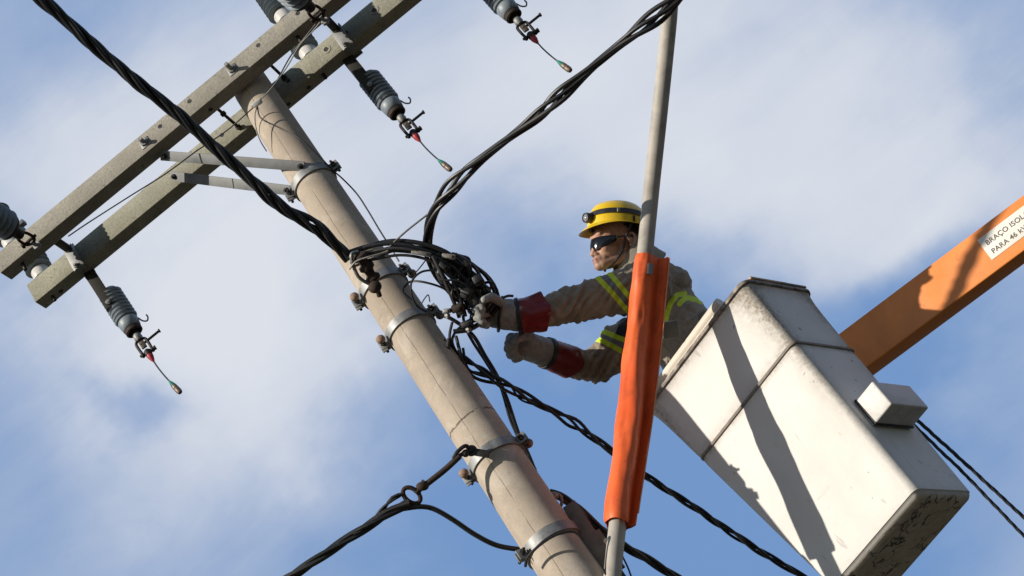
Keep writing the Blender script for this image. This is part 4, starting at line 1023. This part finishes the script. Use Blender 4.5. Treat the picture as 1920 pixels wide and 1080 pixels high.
    h2 = MB(); h2.v = [hv.v[k] + V([noise.noise(hv.v[k] * 180) * .003] * 3) for k in keep]; h2.f = [tuple(mp[i] for i in f) for f in hv.f if all(i in ks for i in f)]
    hr = part('hair', h2, MT['hair'], t, sharp=180)
    # ---- jacket
    j = MB()
    j.capsule(P(1306, 662, 8.44), P(1248, 592, 8.58), .16, .158)
    j.capsule(P(1246, 590, 8.58), P(1234, 545, 8.6), .158, .142)
    j.capsule(P(1208, 502, 8.6), P(1240, 545, 8.6), .094, .138)
    j.capsule(P(1222, 526, 8.5), P(1238, 560, 8.72), .095, .12)
    j.chain([P(1214, 532, 8.46), P(1150, 552, 8.42), P(1088, 567, 8.38), P(1040, 580, 8.34), P(1012, 588, 8.31)], [.114, .100, .088, .074, .062])
    j.chain([P(1218, 610, 8.72), P(1160, 655, 8.74), P(1112, 686, 8.75), P(1080, 683, 8.68), P(1048, 668, 8.62)], [.104, .098, .084, .072, .062])
    j.capsule(P(1150, 640, 8.74), P(1118, 690, 8.75), .07, .072)
    jm, jn = remeshed(j, .0066, 5, .5)
    def arm_axis(v):
        q = proj(v); return q
    for i, v in enumerate(jm.v):
        q = proj(v); n_ = jn[i]
        d = noise.fractal(V((v.x * 9, v.y * 9, v.z * 9)), 1., 2.2, 3) * .009
        r1 = noise.noise(V((q[0] * .035 + q[1] * .02, q[1] * .015 + v.z * 3, 4.))) ; d += (1 - min(1, abs(r1) * 3.2)) ** 2 * .0075 - .002; r2 = noise.noise(V((q[0] * .05 - q[1] * .045, q[1] * .02, v.z * 5 + 9))); d -= (1 - min(1, abs(r2) * 4)) ** 2 * .006
        for (ex, ey, sg) in ((1085, 568, 26), (1112, 690, 30), (1165, 560, 30)):
            w = math.exp(-((q[0] - ex) ** 2 + (q[1] - ey) ** 2) / (2 * sg * sg)); d += w * .009 * math.sin((q[0] - ex) * .36 + (q[1] - ey) * .22 + noise.noise(v * 12) * 3)
        jm.v[i] = v + n_ * d
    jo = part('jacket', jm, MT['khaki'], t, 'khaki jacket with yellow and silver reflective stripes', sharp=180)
    Y = [[(1114, 510), (1122, 522), (1146, 547), (1168, 573), (1182, 588)], [(1134, 506), (1143, 512), (1162, 535), (1188, 566)], [(1126, 620), (1138, 624), (1158, 633), (1180, 640)], [(1118, 636), (1132, 640), (1152, 651), (1176, 664)],
         [(1247, 604), (1252, 585), (1258, 567), (1270, 553), (1284, 550)], [(1274, 570), (1283, 560), (1292, 558), (1316, 566)]]
    S = [[(1126, 510), (1154, 540), (1186, 578)], [(1124, 629), (1170, 650)]]
    yl = []; sl = []; nv = []
    for v in jm.v:
        q = proj(v); yl.append(min(pl_d(q, l) for l in Y)); sl.append(min(pl_d(q, l) for l in S) - 5.)
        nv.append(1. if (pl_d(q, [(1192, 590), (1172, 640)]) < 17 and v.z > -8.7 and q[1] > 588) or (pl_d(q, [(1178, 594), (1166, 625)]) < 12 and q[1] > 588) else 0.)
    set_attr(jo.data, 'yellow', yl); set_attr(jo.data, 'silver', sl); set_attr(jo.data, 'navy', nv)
    # collar
    cl = MB(); cd_ = (H(-.03, -.04, 0) - neck).normalized(); cc = neck - cd_ * .012
    vs = []; fs = []; n = 40
    for i in range(n):
        a = 2 * math.pi * i / n
        x, y, z = frame_of(cd_, HF); fr = math.cos(a)
        w = 1 + .06 * math.sin(3 * a + 1)
        top = .128 + .034 * -fr; rr0, rr1 = .132 * w, .092 * w
        for (r_, h) in ((rr0, -.01), (rr0 * .93, .022), (rr1 * 1.02, top), (rr1 * .96, top + .003), (rr1 * .86, top - .012), (rr1 * .86, .01)):
            vs.append(cc + x * r_ * math.cos(a) + y * r_ * .95 * math.sin(a) + z * (h + noise.noise(V((math.cos(a) * 2, math.sin(a) * 2, h * 9))) * .006))
    for i in range(n):
        for k in range(5): fs.append((i * 6 + k, ((i + 1) % n) * 6 + k, ((i + 1) % n) * 6 + k + 1, i * 6 + k + 1))
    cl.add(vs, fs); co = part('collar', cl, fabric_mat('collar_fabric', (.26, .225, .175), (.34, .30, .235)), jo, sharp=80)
    set_attr(co.data, 'yellow', [99.] * len(vs)); set_attr(co.data, 'silver', [99.] * len(vs))
    # trousers
    tr = MB(); tr.capsule(hips, hips - BZ * .05, .15, .15)
    for s in (-1, 1): tr.chain([hips + BX * .07 * s, BL(-.36 + .11 * s, .2, -.72), BL(-.36 + .11 * s, .215, -1.08)], [.11, .085, .07])
    tm, _ = remeshed(tr, .014, 3); part('trousers', tm, MT['trouser'], t, sharp=180)
    for s in (-1, 1): part('boot', remeshed(MB().capsule(BL(-.36 + .11 * s, .25, -1.10), BL(-.36 + .11 * s, .25, -1.0), .055, .06).capsule(BL(-.36 + .11 * s, .25, -1.11), BL(-.36 + .11 * s, .12, -1.12), .052, .042), .008, 2)[0], MT['blackp'], t, sharp=180)
    # tool belt bag seen under the jacket hem
    part('tool_pouch', MB().box(P(1253, 618, 8.24), (V((.85, .1, -.5)).normalized(), V((-.1, .99, .03)), V((.5, 0, .86))), (.042, .036, .02), .006), simple('grey_pouch', (.07, .075, .07), (.11, .115, .11), 30, .8), t)
    # ---- gloves: gauntlet, palm, fingers, thumb
    def glove(wr, pa, tips_, rw, rp, thumb, lab):
        g = MB(); g.chain([wr, (wr + pa) / 2, pa], [rw, rp * 1.03, rp])
        for f in tips_: g.chain(f, [.0205, .019, .0175, .0155][:len(f)], 12)
        g.chain(thumb, [.021, .018, .0155], 12)
        m_, n_ = remeshed(g, .0042, 3, .5)
        for i, v in enumerate(m_.v): m_.v[i] = v + n_[i] * ((abs(noise.noise(v * 26)) - .25) * -.006 + noise.noise(v * 60) * .0012)
        return part('glove', m_, MT['glove'], t, lab, sharp=180)
    g1 = glove(P(978, 592, 8.30), P(932, 588, 8.27),
          [[P(926, 566, 8.25), P(910, 560, 8.2), P(898, 568, 8.14), P(904, 580, 8.12)],
           [P(922, 578, 8.24), P(903, 573, 8.18), P(893, 582, 8.12), P(902, 592, 8.11)],
           [P(920, 592, 8.24), P(902, 588, 8.18), P(894, 596, 8.13), P(904, 603, 8.12)],
           [P(922, 604, 8.25), P(908, 602, 8.2), P(902, 607, 8.15), P(912, 611, 8.14)]], .070, .066,
          [P(940, 568, 8.2), P(922, 556, 8.13), P(908, 562, 8.09)], 'grey leather work glove gripping the black leads')
    g2 = glove(P(1026, 662, 8.58), P(984, 648, 8.46),
          [[P(972, 632, 8.42), P(957, 632, 8.38), P(953, 644, 8.34), P(964, 650, 8.33)],
           [P(968, 641, 8.42), P(954, 643, 8.38), P(952, 655, 8.34), P(964, 660, 8.34)],
           [P(968, 652, 8.43), P(956, 655, 8.39), P(956, 666, 8.36), P(968, 668, 8.35)],
           [P(972, 662, 8.44), P(963, 666, 8.41), P(966, 673, 8.38), P(976, 671, 8.37)]], .064, .062,
          [P(996, 632, 8.40), P(978, 632, 8.34), P(966, 640, 8.31)], 'grey leather work glove closed in a fist below the other')
    def ring_cuff(a, b_, r0, r1, name, mat, thick=.004, amp=.006, fold=5, par=None):
        d = b_ - a; x, y, z = frame_of(d, V((0, 0, 1))); n = 64; m_ = 10; vs = []; fs = []
        for k, th_ in enumerate((0, thick)):
            for i in range(m_):
                f = i / (m_ - 1)
                for q in range(n):
                    an = 2 * math.pi * q / n; rr = r0 + (r1 - r0) * f - th_ + amp * f * math.sin(fold * an + 1 + f) + noise.noise(V((math.cos(an) * 2, math.sin(an) * 2, f * 3 + r0 * 50))) * amp
                    vs.append(a + d * (f + .10 * f * math.sin(an * 2 + 2)) + x * rr * math.cos(an) + y * rr * math.sin(an))
        N_ = m_ * n
        for i in range(m_ - 1):
            for q in range(n):
                fs.append((i * n + q, i * n + (q + 1) % n, (i + 1) * n + (q + 1) % n, (i + 1) * n + q)); fs.append((N_ + i * n + q, N_ + (i + 1) * n + q, N_ + (i + 1) * n + (q + 1) % n, N_ + i * n + (q + 1) % n))
        for i in (0, m_ - 1):
            for q in range(n): fs.append((i * n + q, N_ + i * n + q, N_ + i * n + (q + 1) % n, i * n + (q + 1) % n))
        return part(name, MB().add(vs, fs), mat, par or t, sharp=80)
    ring_cuff(P(972, 594, 8.30), P(1022, 585, 8.32), .077, .080, 'rubber_cuff', MT['redrub'], amp=.009, par=g1)
    ring_cuff(P(1028, 663, 8.58), P(1070, 680, 8.66), .070, .075, 'rubber_cuff', MT['redrub'], amp=.003, par=g2)
    ring_cuff(P(968, 593, 8.30), P(975, 592, 8.30), .0795, .0800, 'cuff_edge', MT['blackp'], amp=.001, par=g1)
    ring_cuff(P(1022, 661, 8.57), P(1028, 663, 8.58), .0725, .073, 'cuff_edge', MT['blackp'], amp=.001, par=g2)
    d = (P(932, 588, 8.27) - P(950, 590, 8.28)).normalized(); x, y, z = frame_of(d, V((0, 0, 1))); c = P(938, 589, 8.27)
    st = [c + x * (.0725 * math.cos(a)) + y * (.0735 * math.sin(a)) + z * .02 * math.cos(a) for a in [i * math.pi / 20 for i in range(41)]]
    part('strap', MB().tube(st, .007, 8), MT['blackp'], g1)
    part('strap_end', MB().tube(crom([P(930, 566, 8.18), P(940, 560, 8.18), P(952, 555, 8.19), P(962, 555, 8.2)], 5), .006, 8), MT['blackp'], g1)
    # ---- sunglasses
    sg = MB(); vs = []; na, nu = 40, 7
    for layer in (0, -.003):
        for i in range(na + 1):
            a = math.radians(-78 + 156 * i / na)
            for k in range(nu):
                f_ = k / (nu - 1); ab = abs(math.degrees(a)) / 78
                nose_cut = .012 * max(0, 1 - abs(math.degrees(a)) / 12)
                lo = -.068 + .034 * ab ** 2.2 + nose_cut; hi = -.010 + .002 * ab
                u = lo + (hi - lo) * f_; bulge = .004 * math.sin(math.pi * f_)
                vs.append(H(.008 + (.1045 + bulge + layer) * math.cos(a), u, (.079 + bulge + layer) * math.sin(a)))
    M_ = (na + 1) * nu; fs = []
    for i in range(na):
        for k in range(nu - 1):
            fs.append((i * nu + k, (i + 1) * nu + k, (i + 1) * nu + k + 1, i * nu + k + 1)); fs.append((M_ + i * nu + k, M_ + i * nu + k + 1, M_ + (i + 1) * nu + k + 1, M_ + (i + 1) * nu + k))
        for k in (0, nu - 1): fs.append((i * nu + k, M_ + i * nu + k, M_ + (i + 1) * nu + k, (i + 1) * nu + k))
    so_ = part('sunglasses', sg.add(vs, fs), MT['lens'], t, sharp=60)
    for s in (-1, 1): part('temple', MB().tube(crom([H(.032, -.018, .081 * s), H(0, -.010, .083 * s), H(-.035, -.004, .082 * s), H(-.06, -.012, .078 * s)], 5), .0038, 8), MT['blackp'], so_)
    # ---- helmet
    hx = H(-.022, .052, 0); tilt = (HU + HF * -.02).normalized(); fx = (HF - tilt * HF.dot(tilt)).normalized(); sx = HS
    def HH(f, u, s): return hx + fx * f + tilt * u + sx * s
    vs = []; fs = []; n = 64; rows = []
    def outl(a, k): return (.143 * k * math.cos(a), .120 * k * math.sin(a))
    lv = []
    for i in range(15):
        p = math.pi / 2 * i / 14; lv.append((max(.001, math.cos(p) ** .60), .124 * math.sin(p) ** .92))
    def lip(a):   # brim reach and drop by angle; long at the front
        fr = max(0, math.cos(a)) ** 2.5; return .011 + .034 * fr, -.008 - .032 * fr
    for (k, h) in [(None, 2), (None, 1)] + lv:
        row = []
        for q in range(n):
            a = 2 * math.pi * q / n
            if k is None:
                e_, d_ = lip(a); f_ = 1. if h == 2 else .5; x_, y_ = outl(a, 1); L_ = math.hypot(x_, y_); row.append(HH(x_ * (1 + e_ * f_ / L_), d_ * (f_ ** 1.3), y_ * (1 + e_ * f_ / L_)))
            else:
                x_, y_ = outl(a, k); rid = .004 * max(0, 1 - abs(y_) / .03) * (1 if h > .05 else h / .05); row.append(HH(x_, h + rid, y_))
        rows.append(row)
    inner = []
    for row in rows:
        inner.append([v - (v - HH(0, .0, 0)).normalized() * .0035 - tilt * .001 for v in row])
    ng = n; vs = [v for r_ in rows for v in r_]; o = len(vs); vs += [v for r_ in inner for v in r_]; m_ = len(rows)
    for i in range(m_ - 1):
        for q in range(n):
            fs.append((i * n + q, i * n + (q + 1) % n, (i + 1) * n + (q + 1) % n, (i + 1) * n + q)); fs.append((o + i * n + q, o + (i + 1) * n + q, o + (i + 1) * n + (q + 1) % n, o + i * n + (q + 1) % n))
    for q in range(n): fs.append((q, o + q, o + (q + 1) % n, (q + 1) % n))
    he = part('helmet', MB().add(vs, fs), MT['yellow'], t, 'yellow hard hat with a black lamp strap', sharp=50)
    st = MB(); vs = []; fs = []
    for (h, e_) in ((.034, .0015), (.034, .0045), (.058, .0045), (.058, .0015)):
        k = math.cos(math.asin(min(1, (h / .124) ** (1 / .92)))) ** .60
        for q in range(n):
            a = 2 * math.pi * q / n; x_, y_ = outl(a, k); L_ = math.hypot(x_, y_); vs.append(HH(x_ * (1 + (e_ + .001) / L_), h + .002, y_ * (1 + (e_ + .001) / L_)))
    for i in range(4):
        for q in range(n): fs.append((i * n + q, i * n + (q + 1) % n, ((i + 1) % 4) * n + (q + 1) % n, ((i + 1) % 4) * n + q))
    part('lamp_strap', st.add(vs, fs), MT['blackp'], he)
    lc = HH(.153, .030, .012); ld = (fx * .9 + tilt * -.15 + sx * .15).normalized()
    lm = part('headlamp', MB().lathe(lc - ld * .012, ld, [(.015, 0), (.022, .004), (.024, .022), (.022, .032), (.018, .033), (.016, .028)], 24).box(lc - ld * .01, (ld, sx, tilt), (.012, .022, .017), .004), MT['blackp'], he)
    part('lamp_glass', MB().lathe(lc + ld * .015, ld, [(.016, 0), (.0165, .002), (.012, .006), (0.0, .008)], 20), simple('lamp_glass', (.20, .20, .215), (.28, .28, .30), 10, .1), lm)
    part('strap_clip', MB().box(HH(.055, .046, .117), (fx, tilt, sx), (.007, .010, .003), .002), MT['galv'], he)
    part('strap_hook', MB().box(HH(-.018, .012, .1215), (fx, tilt, sx), (.005, .018, .003), .002), MT['blackp'], he)
    for s in (-1, 1): part('chin_strap', MB().tube(crom([HH(-.015, .0, .108 * s), H(-.012, -.02, .082 * s), H(-.006, -.06, .071 * s), H(.02, -.11, .052 * s), H(.045, -.145, .02 * s)], 6), [.0055] * 25, 8), MT['blackp'], he)
    sb_ = MB(); 
    sb_.lathe(HH(0, -.004, 0), tilt, [(.118, 0), (.121, 0), (.121, .022), (.118, .022)], 40, hint=fx, sc2=(1.08, .86), closed=True)
    part('headband', sb_, MT['blackp'], he)
man()
